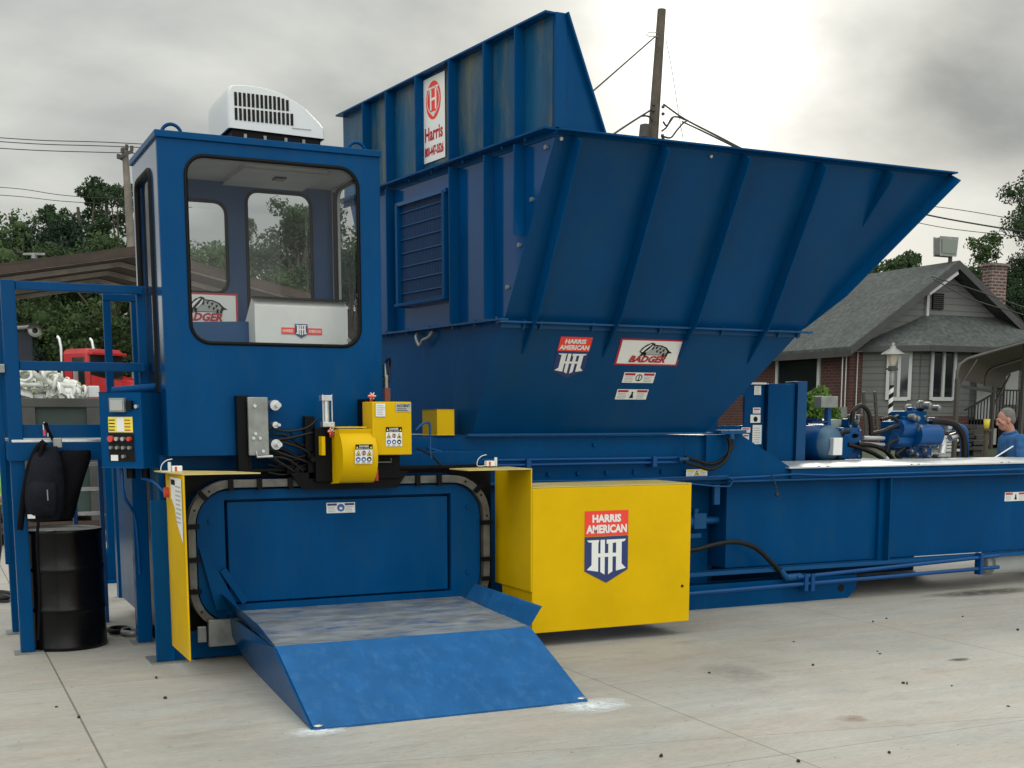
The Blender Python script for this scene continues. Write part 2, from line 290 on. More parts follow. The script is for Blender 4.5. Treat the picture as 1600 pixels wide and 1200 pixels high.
# ---------------------------------------------------------------- mesh builder
def V(*a): return Vector(a) if len(a) > 1 else Vector(a[0])
class MB:
    def __init__(s): s.v = []; s.f = []; s.m = []; s.sm = []; s.cur = 0
    def add(s, vs, fs, smooth=False):
        o = len(s.v); s.v += [tuple(p) for p in vs]
        for f in fs: s.f.append(tuple(i+o for i in f)); s.m.append(s.cur); s.sm.append(smooth)
        return s
    def box(s, x0, x1, y0, y1, z0, z1):
        vs = [(x, y, z) for z in (z0, z1) for y in (y0, y1) for x in (x0, x1)]
        return s.add(vs, [(0, 2, 3, 1), (4, 5, 7, 6), (0, 1, 5, 4), (2, 6, 7, 3), (0, 4, 6, 2), (1, 3, 7, 5)])
    def obox(s, c, a, b, d):
        c, a, b, d = V(c), V(a), V(b), V(d); vs = [c+a*i+b*j+d*k_ for k_ in (-1, 1) for j in (-1, 1) for i in (-1, 1)]
        return s.add(vs, [(0, 2, 3, 1), (4, 5, 7, 6), (0, 1, 5, 4), (2, 6, 7, 3), (0, 4, 6, 2), (1, 3, 7, 5)])
    def bar(s, p, q, w_, h, upv=(0, 0, 1)):
        p, q = V(p), V(q); d = (q-p); t = d.normalized(); u_ = V(upv); r_ = t.cross(u_)
        if r_.length < 1e-4: r_ = t.cross(V(0, 1, 0))
        r_.normalize(); u_ = r_.cross(t); return s.obox((p+q)/2, d/2, r_*w_/2, u_*h/2)
    def prism(s, pts, vec):
        n = len(pts); pts = [V(p) for p in pts]; vec = V(vec); vs = pts+[p+vec for p in pts]
        return s.add(vs, [tuple(range(n)), tuple(reversed(range(n, 2*n)))]+[(i, (i+1) % n, n+(i+1) % n, n+i) for i in range(n)])
    def cyl(s, p, q, r0, r1=None, n=14, caps=True):
        r1 = r0 if r1 is None else r1; p, q = V(p), V(q); t = (q-p).normalized()
        a = t.cross(V(0, 0, 1)); a = a if a.length > 1e-3 else t.cross(V(0, 1, 0)); a.normalize(); b = t.cross(a)
        vs = [c+(a*math.cos(2*math.pi*i/n)+b*math.sin(2*math.pi*i/n))*r for c, r in ((p, r0), (q, r1)) for i in range(n)]
        s.add(vs, [(i, (i+1) % n, n+(i+1) % n, n+i) for i in range(n)], True)
        if caps: s.add(vs, [tuple(reversed(range(n))), tuple(range(n, 2*n))])
        return s
    def tube(s, pts, r, n=8, caps=True):
        pts = [V(p) for p in pts]; vs = []; a = None
        for i, p in enumerate(pts):
            t = (pts[min(i+1, len(pts)-1)]-pts[max(i-1, 0)]).normalized()
            if a is None:
                a = t.cross(V(0, 0, 1)); a = a if a.length > 1e-3 else t.cross(V(0, 1, 0))
            a = (a-t*a.dot(t)).normalized(); b = t.cross(a); rr = r[i] if isinstance(r, (list, tuple)) else r
            vs += [p+(a*math.cos(2*math.pi*j/n)+b*math.sin(2*math.pi*j/n))*rr for j in range(n)]
        s.add(vs, [(i*n+j, i*n+(j+1) % n, (i+1)*n+(j+1) % n, (i+1)*n+j) for i in range(len(pts)-1) for j in range(n)], True)
        if caps: s.add(vs, [tuple(reversed(range(n))), tuple(range((len(pts)-1)*n, len(pts)*n))])
        return s
    def lathe(s, prof, c, n=32, ax=(0, 0, 1), smooth=True):
        c = V(c); ax = V(ax).normalized(); a = ax.cross(V(1, 0, 0)); a = a if a.length > 1e-3 else ax.cross(V(0, 1, 0)); a.normalize(); b = ax.cross(a)
        vs = [c+ax*z+(a*math.cos(2*math.pi*i/n)+b*math.sin(2*math.pi*i/n))*r for r, z in prof for i in range(n)]
        return s.add(vs, [(k_*n+i, k_*n+(i+1) % n, (k_+1)*n+(i+1) % n, (k_+1)*n+i) for k_ in range(len(prof)-1) for i in range(n)], smooth)
    def ell(s, c, rx, ry, rz, n=14, m=9):
        c = V(c); vs = []; 
        for j in range(m+1):
            th = math.pi*j/m
            for i in range(n):
                ph = 2*math.pi*i/n; vs.append(c+V(rx*math.sin(th)*math.cos(ph), ry*math.sin(th)*math.sin(ph), rz*math.cos(th)))
        return s.add(vs, [(j*n+i, (j+1)*n+i, (j+1)*n+(i+1) % n, j*n+(i+1) % n) for j in range(m) for i in range(n)], True)
    def holed(s, P, u0, u1, v0, v1, a0, a1, b0, b1, r, th, k=5):
        """plate with a round-cornered hole; P(u,v,w) -> point, w runs 0..th"""
        inner = []
        for cu, cv, st in ((a1-r, b0+r, -90), (a1-r, b1-r, 0), (a0+r, b1-r, 90), (a0+r, b0+r, 180)):
            inner.append([(cu+r*math.cos(R(st+90*i/k)), cv+r*math.sin(R(st+90*i/k))) for i in range(k+1)])
        outer = [(u1, v0), (u1, v1), (u0, v1), (u0, v0)]
        flat = [p for c in inner for p in c]; ni = len(flat)
        for wv in (0, th):
            vs = [P(*p, wv) for p in flat]+[P(*p, wv) for p in outer]; fs = []
            for c in range(4):
                for i in range(k): fs.append((ni+c, c*(k+1)+i+1, c*(k+1)+i))
                nx = ((c+1) % 4); fs.append((ni+c, ni+nx, nx*(k+1), c*(k+1)+k))
            s.add(vs, fs)
        vs = [P(*p, 0) for p in flat]+[P(*p, th) for p in flat]
        s.add(vs, [(i, (i+1) % ni, ni+(i+1) % ni, ni+i) for i in range(ni)], True)
        vs = [P(*p, 0) for p in outer]+[P(*p, th) for p in outer]
        s.add(vs, [(i, 4+i, 4+(i+1) % 4, (i+1) % 4) for i in range(4)])
        return [P(*p, 0) for p in flat]
WO = {}
def O(name, mb, mt, parent=None, label=None, bevel=0, bs=2, kind=None):
    vs = np.array(mb.v, float); c = (vs.min(0)+vs.max(0))/2
    if parent is None: c[2] = vs[:, 2].min()
    me = bpy.data.meshes.new(name); me.from_pydata((vs-c).tolist(), [], mb.f)
    mts = mt if isinstance(mt, (list, tuple)) else [mt]
    for q in mts: me.materials.append(M[q] if isinstance(q, str) else q)
    me.polygons.foreach_set('material_index', mb.m); me.polygons.foreach_set('use_smooth', mb.sm); me.update()
    o = bpy.data.objects.new(name, me); C.objects.link(o); WO[o.name] = Vector(c)
    if parent is not None: o.parent = parent; o.location = Vector(c)-WO[parent.name]
    else: o.location = Vector(c)
    if label: o['label'] = label
    if kind: o['kind'] = kind
    if bevel:
        b = o.modifiers.new('bevel', 'BEVEL'); b.width = bevel; b.segments = bs; b.limit_method = 'ANGLE'; b.angle_limit = R(40)
    return o
def tag(o, label, cat, group=None):
    o['label'] = label; o['category'] = cat
    if group: o['group'] = group
    return o
def thing(name, label, cat, loc, group=None):
    o = bpy.data.objects.new(name, None); C.objects.link(o); o.location = loc; o.empty_display_size = .1
    WO[o.name] = Vector(loc); return tag(o, label, cat, group)
def copy_tree(o, parent=None, off=(0, 0, 0), label=None, rz=None, sc=None):
    c = o.copy(); C.objects.link(c); c.parent = parent
    if parent is None:
        c.location = o.location+Vector(off); 
        if rz is not None: c.rotation_euler = (0, 0, rz)
        if sc is not None: c.scale = (sc, sc, sc) if isinstance(sc, (int, float)) else sc
    WO[c.name] = WO[o.name]+Vector(off)
    if label: c['label'] = label
    for ch in list(o.children): copy_tree(ch, c, off)
    return c
def spline(pts, n=8):
    pts = [V(p) for p in pts]; P = [pts[0]*2-pts[1]]+pts+[pts[-1]*2-pts[-2]]; o = []
    for i in range(1, len(P)-2):
        for k_ in range(n):
            t = k_/n; a, b, c, d = P[i-1], P[i], P[i+1], P[i+2]
            o.append(.5*((2*b)+(c-a)*t+(2*a-5*b+4*c-d)*t*t+(3*b-a-3*c+d)*t**3))
    return o+[pts[-1]]
_tx = {}
def textmesh(s_, bold=.02, shear=0):
    key = (s_, bold, shear)
    if key not in _tx:
        cu = bpy.data.curves.new('t', 'FONT'); cu.body = s_; cu.size = 1; cu.offset = bold; cu.shear = shear; cu.resolution_u = 2
        ob = bpy.data.objects.new('t', cu); C.objects.link(ob)
        me = bpy.data.meshes.new_from_object(ob.evaluated_get(bpy.context.evaluated_depsgraph_get()))
        v = np.array([p.co[:] for p in me.vertices]); f = [tuple(p.vertices) for p in me.polygons]
        bpy.data.objects.remove(ob); bpy.data.curves.remove(cu); bpy.data.meshes.remove(me)
        mn, mx_ = v.min(0), v.max(0); v = (v-mn)/np.maximum(mx_-mn, 1e-6); _tx[key] = (v, f)
    return _tx[key]
class Decal:
    """flat label built from polygons in the plane (o, rx, ry); unit metres"""
    def __init__(s, o, rx, ry, base=.002):
        s.o = V(o); s.rx = V(rx).normalized(); s.ry = V(ry).normalized(); s.n = s.rx.cross(s.ry).normalized(); s.mb = MB(); s.mats = []; s.base = base
    def P(s, x, y, l): return s.o+s.rx*x+s.ry*y+s.n*(s.base+l*.0015)
    def _m(s, mt):
        if mt not in s.mats: s.mats.append(mt)
        s.mb.cur = s.mats.index(mt)
    def poly(s, pts, mt, l=1): s._m(mt); s.mb.add([s.P(x, y, l) for x, y in pts], [tuple(range(len(pts)))]); return s
    def rect(s, x0, y0, x1, y1, mt, l=1): return s.poly([(x0, y0), (x1, y0), (x1, y1), (x0, y1)], mt, l)
    def disc(s, cx, cy, r, mt, l=1, ry=None, n=20): return s.poly([(cx+r*math.cos(2*math.pi*i/n), cy+(ry or r)*math.sin(2*math.pi*i/n)) for i in range(n)], mt, l)
    def ring(s, cx, cy, r, r2, mt, l=1, n=20):
        s._m(mt); vs = [s.P(cx+q*math.cos(2*math.pi*i/n), cy+q*math.sin(2*math.pi*i/n), l) for q in (r, r2) for i in range(n)]
        s.mb.add(vs, [(i, (i+1) % n, n+(i+1) % n, n+i) for i in range(n)]); return s
    def text(s, t, x0, y0, x1, y1, mt, l=2, bold=.02, shear=0):
        v, f = textmesh(t, bold, shear); s._m(mt); s.mb.add([s.P(x0+(x1-x0)*p[0], y0+(y1-y0)*p[1], l) for p in v], f); return s
    def lines(s, x0, y0, x1, y1, n, mt, l=2):
        h = (y1-y0)/n
        for i in range(n): s.rect(x0, y0+h*i+h*.3, x0+(x1-x0)*random.uniform(.75, 1), y0+h*i+h*.62, mt, l)
        return s
    def build(s, name, parent, label=None): return O(name, s.mb, s.mats, parent, label)
def shield(D, x0, y0, x1, y1, head=True, l0=1):
    """red banner over a pointed navy shield with the joined white H and A; box x0..x1,y0..y1"""
    w_, h = x1-x0, y1-y0; X = lambda u: x0+u*w_; Y = lambda v_: y0+v_*h
    if head:
        D.rect(X(.0), Y(.655), X(1), Y(1), 'red', l0)
        D.text('HARRIS', X(.17), Y(.838), X(.83), Y(.95), 'paper', l0+1, .05); D.text('AMERICAN', X(.035), Y(.69), X(.965), Y(.808), 'paper', l0+1, .045)
        t0 = .645
    else: t0 = 1.
    Z = lambda v_: Y(v_*t0)
    D.poly([(X(.0), Z(1)), (X(0), Z(.27)), (X(.5), Z(0)), (X(1), Z(.27)), (X(1), Z(1))], 'navy', l0)
    bars = [((.16, .93), (.31, .93), (.31, .28), (.16, .34)), ((.36, .93), (.46, .93), (.46, .18), (.36, .24)), ((.54, .93), (.64, .93), (.64, .24), (.54, .18)), ((.72, .93), (.85, .93), (.85, .34), (.72, .28)),
            ((.05, .93), (.33, .93), (.31, .86), (.09, .89)), ((.50, .93), (.95, .93), (.91, .88), (.5, .84)), ((.05, .30), (.16, .40), (.31, .34), (.31, .25)), ((.95, .30), (.85, .40), (.72, .34), (.72, .25)), ((.3, .56), (.73, .56), (.73, .64), (.3, .64))]
    for b in bars: D.poly([(X(u), Z(v_)) for u, v_ in reversed(b)], 'paper', l0+1+.1*bars.index(b))
def badger(D, x0, y0, x1, y1, rev=False):
    w_, h = x1-x0, y1-y0; X = lambda u: x0+u*w_; Y = lambda v_: y0+v_*h
    D.rect(x0, y0, x1, y1, 'dred', 1); D.rect(X(.03), Y(.06), X(.97), Y(.94), 'paper', 2)
    def sh(b, mt, l): D.poly([(X(u), Y(v_)) for u, v_ in (reversed(b) if not rev else b)], mt, l)
    # low striped animal crouching over the word: hump of a body, tail, forelegs, long head
    sh([(.40, .40), (.41, .60), (.47, .74), (.56, .80), (.66, .78), (.75, .70), (.80, .58), (.86, .50), (.80, .48), (.78, .40)], 'ink', 3)
    sh([(.43, .42), (.44, .60), (.49, .71), (.56, .76), (.65, .74), (.73, .67), (.77, .56), (.76, .42)], 'greylab', 4)
    sh([(.33, .52), (.36, .66), (.42, .80), (.50, .88), (.55, .84), (.54, .70), (.48, .58), (.40, .46)], 'ink', 5)
    sh([(.35, .54), (.40, .70), (.47, .82), (.50, .82), (.44, .68), (.38, .52)], 'paper', 6)
    sh([(.42, .52), (.47, .64), (.52, .80), (.53, .76), (.51, .66), (.45, .54)], 'paper', 6)
    for u in (.36, .41, .70, .75): sh([(u, .38), (u+.005, .50), (u+.035, .50), (u+.03, .36)], 'ink', 7)
    for u, v_ in ((.52, .66), (.58, .70), (.64, .66), (.70, .60), (.60, .56), (.66, .52)): sh([(u, v_-.06), (u-.01, v_+.03), (u+.03, v_+.05), (u+.012, v_-.04)], 'ink', 6)
    D.text('BADGER', X(.20), Y(.12), X(.78), Y(.38), 'dred', 5, .045, .3)
def warn(D, w_, h, kind=0):
    """wide safety label: dark heading words, picture in the middle, lines of small print"""
    D.rect(0, 0, w_, h, 'paper', 1)
    D.rect(w_*.03, h*.72, w_*.36, h*.93, ('dred', 'lyel', 'dred', 'navy')[kind], 2); D.rect(w_*.64, h*.72, w_*.97, h*.93, ('dred', 'lyel', 'dred', 'navy')[kind], 2)
    D.lines(w_*.05, h*.08, w_*.34, h*.66, 4, 'greylab'); D.lines(w_*.66, h*.08, w_*.95, h*.66, 4, 'greylab')
    cx, cy, r = w_*.5, h*.5, h*.34
    if kind == 1: D.poly([(cx-r*1.2, cy-r), (cx+r*1.2, cy-r), (cx, cy+r*1.2)], 'ink', 2).poly([(cx-r*.9, cy-r*.8), (cx+r*.9, cy-r*.8), (cx, cy+r*.85)], 'lyel', 3).disc(cx, cy-r*.2, r*.3, 'ink', 4)
    elif kind == 3: D.disc(cx, cy, r*1.1, 'lblue', 2).rect(cx-r*.4, cy-r*.5, cx+r*.4, cy+r*.2, 'paper', 3)
    elif kind == 0: D.ring(cx, cy, r, r*.75, 'ink', 2).rect(cx-r*.12, cy-r*.7, cx+r*.12, cy+r*.7, 'ink', 3)
    else: D.disc(cx, cy+r*.5, r*.3, 'ink', 2).poly([(cx-r*.6, cy-r), (cx+r*.6, cy-r), (cx+r*.2, cy+r*.3), (cx-r*.2, cy+r*.3)], 'ink', 3)
    return D
def danger(D, w_, h):
    D.rect(0, 0, w_, h, 'paper', 1); D.rect(0, h*.74, w_, h, 'ink', 2)
    D.text('DANGER', w_*.22, h*.85, w_*.78, h*.96, 'paper', 3, .02); D.text('KEEP CLEAR', w_*.2, h*.76, w_*.8, h*.82, 'paper', 3, .0)
    for c in (.1, .9): D.poly([(w_*(c-.06), h*.79), (w_*(c+.06), h*.79), (w_*c, h*.92)], 'lyel', 3)
    for i, c in enumerate((.18, .5, .82)):
        if i != 1: D.poly([(w_*(c-.14), h*.42), (w_*(c+.14), h*.42), (w_*c, h*.69)], 'ink', 2).poly([(w_*(c-.1), h*.445), (w_*(c+.1), h*.445), (w_*c, h*.64)], 'lyel', 3).disc(w_*c, h*.5, h*.04, 'ink', 4)
        else: D.ring(w_*c, h*.55, w_*.13, w_*.09, 'dred', 2).rect(w_*(c-.03), h*.46, w_*(c+.03), h*.64, 'ink', 3)
        D.disc(w_*c, h*.23, w_*.135, 'lblue' if i != 2 else 'ink', 2); D.rect(w_*(c-.06), h*.17, w_*(c+.06), h*.26, 'paper', 3)
        D.lines(w_*(c-.13), h*.02, w_*(c+.13), h*.09, 2, 'ink', 2)
    return D
# ================================================================ GROUND
g = MB(); g.add([(-500, -60, 0), (600, -60, 0), (600, 700, 0), (-500, 700, 0)], [(0, 1, 2, 3)])
gr = O('ground', g, 'concrete', kind='structure')
g = MB()   # raised yard round the house
ys = [(14.5, -.05), (16.5, .35), (18.5, .75), (20, .9), (40, 1.0), (90, 1.6)]
xs = [(9.5, -.05), (11, .5), (13, 1), (60, 1)]
vs = [(x+(y-14)*.12, y, z*f-(.0 if f > 0 else .05)) for y, z in ys for x, f in xs]
g.add(vs, [(j*4+i, j*4+i+1, (j+1)*4+i+1, (j+1)*4+i) for j in range(5) for i in range(3)])
O('yard_terrain', g, 'grass', kind='structure')
# white dust rubbed on the slab at the two ramp corners, oil stains
def blot(cx, cy, rx, ry, seed, n=26, z=.004):
    rnd = random.Random(seed); b = MB(); ph = [rnd.uniform(.55, 1.1) for _ in range(n)]
    ph = [(ph[i-1]+ph[i]*2+ph[(i+1) % n])/4 for i in range(n)]
    b.add([(cx+rx*ph[i]*math.cos(2*math.pi*i/n), cy+ry*ph[i]*math.sin(2*math.pi*i/n), z) for i in range(n)], [tuple(range(n))]); return b
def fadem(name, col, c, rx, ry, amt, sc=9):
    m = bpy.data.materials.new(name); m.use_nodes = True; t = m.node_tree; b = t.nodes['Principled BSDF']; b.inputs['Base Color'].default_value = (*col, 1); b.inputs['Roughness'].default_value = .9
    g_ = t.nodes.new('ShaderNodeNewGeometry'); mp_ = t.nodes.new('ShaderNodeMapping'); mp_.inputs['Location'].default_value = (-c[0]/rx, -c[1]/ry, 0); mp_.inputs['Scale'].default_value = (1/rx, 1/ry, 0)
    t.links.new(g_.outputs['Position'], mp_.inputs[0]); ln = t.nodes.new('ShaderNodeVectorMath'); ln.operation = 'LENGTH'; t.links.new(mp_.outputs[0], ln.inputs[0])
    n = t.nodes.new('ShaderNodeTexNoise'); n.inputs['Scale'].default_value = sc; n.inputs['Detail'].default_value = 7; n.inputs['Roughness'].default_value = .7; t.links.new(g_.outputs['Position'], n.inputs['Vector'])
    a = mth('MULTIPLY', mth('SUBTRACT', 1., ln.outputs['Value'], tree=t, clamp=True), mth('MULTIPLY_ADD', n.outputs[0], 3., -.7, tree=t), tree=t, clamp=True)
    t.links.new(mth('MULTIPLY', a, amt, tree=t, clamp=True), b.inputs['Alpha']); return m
for nm, px_, col, rx, ry, amt, lb in (('chalk_mark', (925, 1102), (.75, .8, .82), .33, .22, 1.6, 'white dusty scrape on the slab at the right corner of the ramp'), ('chalk_mark', (498, 1142), (.75, .8, .82), .22, .14, 1.5, 'white dusty scrape on the slab at the left corner of the ramp'),
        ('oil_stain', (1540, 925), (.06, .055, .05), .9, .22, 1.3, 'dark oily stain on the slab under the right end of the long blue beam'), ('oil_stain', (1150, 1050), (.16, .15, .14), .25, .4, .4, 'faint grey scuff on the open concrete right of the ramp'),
        ('rust_stain', (1330, 1122), (.30, .16, .10), .12, .1, .8, 'small rusty spot on the concrete at lower right'), ('oil_stain', (1500, 1030), (.1, .1, .09), .12, .06, 1.3, 'short grey smear on the concrete at far right')):
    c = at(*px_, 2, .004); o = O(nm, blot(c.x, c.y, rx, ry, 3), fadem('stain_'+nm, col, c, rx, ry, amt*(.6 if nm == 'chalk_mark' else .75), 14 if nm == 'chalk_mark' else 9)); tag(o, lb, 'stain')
pb = [(1385, 967), (1364, 967+5), (1240, 1003), (1371, 1018), (1375, 1022), (1411, 1068), (1417, 1069), (1504, 964), (1270, 1040), (1487, 1072), (1108, 1052), (1247, 1191), (1389, 1177), (1033, 1183), (88, 1105), (123, 1122), (244, 1060), (258, 1092), (1575, 1104), (1590, 985)]
p0 = None
for i, q in enumerate(pb):
    c = at(*q, 2, 0)
    if p0 is None:
        b = MB(); b.ell((c.x, c.y, .005), .011, .009, .008, 7, 4); p0 = O('pebble', b, 'pebble'); tag(p0, 'tiny dark crumb of gravel lying on the pale concrete slab', 'pebble', 'dark crumbs scattered on the slab'); base = p0.location.copy()
    else: copy_tree(p0, None, c-Vector((at(*pb[0], 2, 0).x, at(*pb[0], 2, 0).y, 0)), sc=(random.uniform(.6, 1.5), random.uniform(.6, 1.4), random.uniform(.6, 1.4)), rz=random.uniform(0, 3))

# ================================================================ BALING MACHINE
bm_ = thing('baling_machine', 'long blue industrial baler with rounded front opening and yellow guards', 'baler', (1.5, 8.64, 0))
def part(name, mb, mt, parent=None, **k): return O(name, mb, mt, parent or bm_, **k)
part('main_body', MB().box(1.50, 6.0, 9.15, 11.2, .12, 1.535).box(6.0, 6.46, 9.42, 11.2, .12, 1.10).box(6.0, 6.55, 9.15, 11.2, 1.10, 1.535), 'blue', bevel=.006)
part('base_skid', MB().prism([(1.37, 8.66, 0), (7.84, 8.66, 0), (7.90, 8.66, .10), (7.90, 8.66, .20), (1.37, 8.66, .20)], (0, .001, 0)) if 0 else MB().prism([(5.3, 9.06, .0), (7.80, 9.06, .0), (7.90, 9.06, .09), (7.90, 9.06, .215), (5.3, 9.06, .215)], (0, .16, 0)), 'blue', bevel=.004)
part('skid_hole', MB().cyl((7.72, 9.055, .10), (7.72, 9.2, .10), .035), 'ink')
# front frame
f = MB(); f.holed(lambda u, v, w_: (u, 8.74+w_, v), 1.50, 3.96, .10, 1.31, 1.57, 3.90, .21, 1.275, .36, .10, 7); part('front_frame', f, 'black')
part('head_frame', MB().box(1.47, 3.96, 8.88, 9.14, .1, 1.43), 'blue', bevel=.006)
part('side_column', MB().box(1.37, 1.50, 8.64, 8.67, 0.012, 1.13), 'blue', bevel=.006)
part('foot_plate', MB().box(1.33, 1.62, 8.60, 8.9, 0, .011), 'grey')
part('bottom_beam', MB().box(1.501, 3.97, 8.66, 8.73, .012, .20), 'blue', bevel=.005)
# wire track: rounded ring standing in front of the frame
def rrect(x0, x1, z0, z1, r, k=8):
    o = []
    for cx, cz, st in ((x1-r, z0+r, -90), (x1-r, z1-r, 0), (x0+r, z1-r, 90), (x0+r, z0+r, 180)):
        o += [(cx+r*math.cos(R(st+90*i/k)), cz+r*math.sin(R(st+90*i/k))) for i in range(k+1)]
    return o
def ringm(a, b, y0, y1):
    n = len(a); m = MB(); vs = [(p[0], y, p[1]) for y in (y0, y1) for q in (a, b) for p in q]
    fs = []
    for i in range(n):
        j = (i+1) % n; fs += [(i, j, n+j, n+i), (2*n+i, 3*n+i, 3*n+j, 2*n+j), (i, 2*n+i, 2*n+j, j), (n+i, n+j, 3*n+j, 3*n+i)]
    m.add(vs, fs); return m
ro = rrect(1.60, 3.87, .20, 1.262, .31); ri = rrect(1.652, 3.818, .255, 1.208, .26)
trk = part('wire_track', ringm(ro, ri, 8.56, 8.64), 'track', bevel=.003)
for cx, cz, a in ((1.90, 1.23, 0), (2.10, 1.23, 0), (2.32, 1.23, 0), (3.28, 1.23, 0), (3.45, 1.23, 0), (1.70, 1.165, 45), (1.632, .95, 90), (1.632, .72, 90), (1.632, .5, 90), (3.772, 1.165, -45), (3.838, .9, 90), (3.838, .62, 90), (3.84, .47, 90)):
    ca, sa = math.cos(R(a)), math.sin(R(a)); b = MB().obox((cx, 8.545, cz), (.016*ca, 0, .016*sa), (0, .016, 0), (-.042*sa, 0, .042*ca)); O('track_clip', b, 'black', trk)
for i in range(0, 36, 3):
    a, b_ = ro[i], ri[i]; c = ((a[0]+b_[0])/2, 8.552, (a[1]+b_[1])/2)
    if c[2] > .35: O('track_screw', MB().cyl(c, (c[0], 8.562, c[2]), .008, n=8), 'ink', trk)
# chamber wall and door
cw = MB(); ou = rrect(1.668, 3.802, .268, 1.192, .24)
inn = []
for (x, z) in ou: inn.append((min(max(x, 1.86), 3.565), min(max(z, .385), 1.125)))
n = len(ou); cw.add([(p[0], y, p[1]) for y in (8.60, 8.70) for q in (ou, inn) for p in q], [f_ for i in range(n) for f_ in ((i, (i+1) % n, n+(i+1) % n, n+i), (n+i, n+(i+1) % n, 3*n+(i+1) % n, 3*n+i), (i, 2*n+i, 2*n+(i+1) % n, (i+1) % n))])
cw_ = part('chamber_wall', cw, 'blue')
part('bale_door', MB().box(1.885, 3.545, 8.618, 8.70, .395, 1.105).box(1.86, 3.565, 8.70, 8.72, .38, 1.13), 'blue', bevel=.006)
for x, z in ((1.76, .98), (1.80, .50), (3.70, 1.02), (3.70, .52)): O('wall_bolt', MB().cyl((x, 8.60, z), (x, 8.585, z), .017, n=8), 'blue', cw_)
part('door_slide', MB().prism([(1.675, 8.592, .80), (1.71, 8.592, .80), (1.93, 8.592, .36), (1.78, 8.592, .36)], (0, -.03, 0)).bar((1.83, 8.57, .64), (1.98, 8.57, .40), .03, .05), 'blue', bevel=.004)
part('track_end_plate', MB().box(1.70, 2.02, 8.47, 8.52, .12, .305).box(1.63, 1.69, 8.5, 8.53, .15, .26), 'grey', bevel=.004)
D = Decal((2.60, 8.617, 1.005), (1, 0, 0), (0, 0, 1)); warn(D, .215, .075, 3); D.build('safety_label', bm_)
part('header_plate', MB().prism([(2.40, 8.50, 1.19), (3.10, 8.50, 1.19), (3.18, 8.50, 1.30), (2.32, 8.50, 1.30)], (0, .22, 0)), 'black', bevel=.006)
part('header_bar', MB().box(1.62, 2.45, 8.60, 8.72, 1.315, 1.335).box(3.05, 3.9, 8.60, 8.72, 1.315, 1.335), 'black')
# yellow wire guards and cylinder cover
gl_ = part('wire_guard', MB().box(1.478, 1.490, 8.02, 8.64, .12, 1.325), 'yellow', label='narrow yellow guard panel left of the opening', bevel=.003)
O('guard_top', MB().prism([(1.40, 8.62, 1.327), (1.478, 8.02, 1.327), (1.98, 8.02, 1.327), (1.86, 8.30, 1.327), (1.5, 8.62, 1.327)], (0, 0, .008)), 'yellow_top', gl_)
D = Decal((1.478, 8.30, 1.0), (0, -1, 0), (0, 0, 1)); D.poly([(-.14, .30), (.24, .30), (.24, -.12), (.05, .0), (-.02, .10), (-.14, .16)], 'paper', 1); D.rect(-.12, .25, .02, .285, 'ink', 2); D.lines(.03, .0, .22, .26, 9, 'greylab'); D.build('paper_sticker', gl_)
O('red_reflector', MB().cyl((1.45, 8.55, 1.19), (1.477, 8.55, 1.19), .035), 'orange', gl_)
gr_ = part('wire_guard', MB().box(3.958, 3.968, 8.03, 8.66, .42, 1.315), 'yellow', label='yellow guard panel right of the opening', bevel=.003)
O('guard_top', MB().prism([(3.46, 8.03, 1.317), (3.968, 8.03, 1.317), (3.968, 8.42, 1.317), (3.44, 8.32, 1.317)], (0, 0, .008)), 'yellow_top', gr_)
cc = part('cylinder_cover', MB().box(3.972, 5.345, 8.035, 8.05, .11, 1.18).box(3.972, 3.982, 8.05, 8.56, .11, 1.18).box(5.335, 5.345, 8.05, 8.56, .11, 1.18), 'yellow', label='large yellow box guard with red and navy emblem', bevel=.004)
O('cover_top', MB().box(3.972, 5.345, 8.035, 8.56, 1.182, 1.190), 'yellow_top', cc)
D = Decal((4.405, 8.035, .455), (1, 0, 0), (0, 0, 1)); shield(D, 0, 0, .375, .545); D.build('emblem_sticker', cc)
O('cover_hole', MB().cyl((5.275, 8.030, .39), (5.275, 8.04, .39), .011), 'ink', cc)
# upper face details
part('body_ledge', MB().box(3.97, 6.46, 9.07, 9.149, 1.145, 1.165), 'blue_light', bevel=.003)
for i in range(9): part('ledge_bolt', MB().cyl((4.12+i*.275, 9.15, 1.225), (4.12+i*.275, 9.125, 1.225), .020, n=6), 'blue')
part('face_bolt', MB().cyl((5.10, 9.15, 1.46), (5.10, 9.13, 1.46), .018, n=6), 'blue')
# long beam on the right
part('ram_beam', MB().box(6.47, 12.6, 9.16, 10.30, .34, 1.12), 'blue', bevel=.005)
part('beam_flange', MB().box(6.40, 12.6, 9.03, 9.16, 1.121, 1.137).box(5.4, 12.6, 9.02, 9.16, .300, .335), 'blue_light', bevel=.003)
part('beam_stiffener', MB().box(8.26, 8.275, 9.04, 9.16, .336, 1.12).box(8.20, 8.26, 9.12, 9.16, .336, 1.12), 'blue')
part('beam_stiffener', MB().box(11.3, 11.315, 9.04, 9.16, .336, 1.12), 'blue')
part('deck_rail', MB().box(7.1, 12.6, 9.06, 10.3, 1.138, 1.228), 'blue', bevel=.004)
dk = MB().prism([(7.06, 9.04, 1.230), (12.6, 9.04, 1.230), (12.6, 10.32, 1.230), (7.10, 10.32, 1.230)], (0, 0, .012)); dkp = part('deck_plate', dk, 'zinc', label='bright galvanised cover plate')
for x in (7.42, 7.52, 8.53, 8.62, 9.7, 9.8): O('plate_screw', MB().cyl((x, 9.07, 1.242), (x, 9.07, 1.247), .012, n=8), 'ink', dkp)
part('gusset_plate', MB().prism([(6.20, 9.10, 1.14), (7.12, 9.10, 1.14), (7.12, 9.10, 1.235), (6.56, 9.10, 1.535), (6.20, 9.10, 1.535)], (0, .04, 0)), 'blue', bevel=.003)
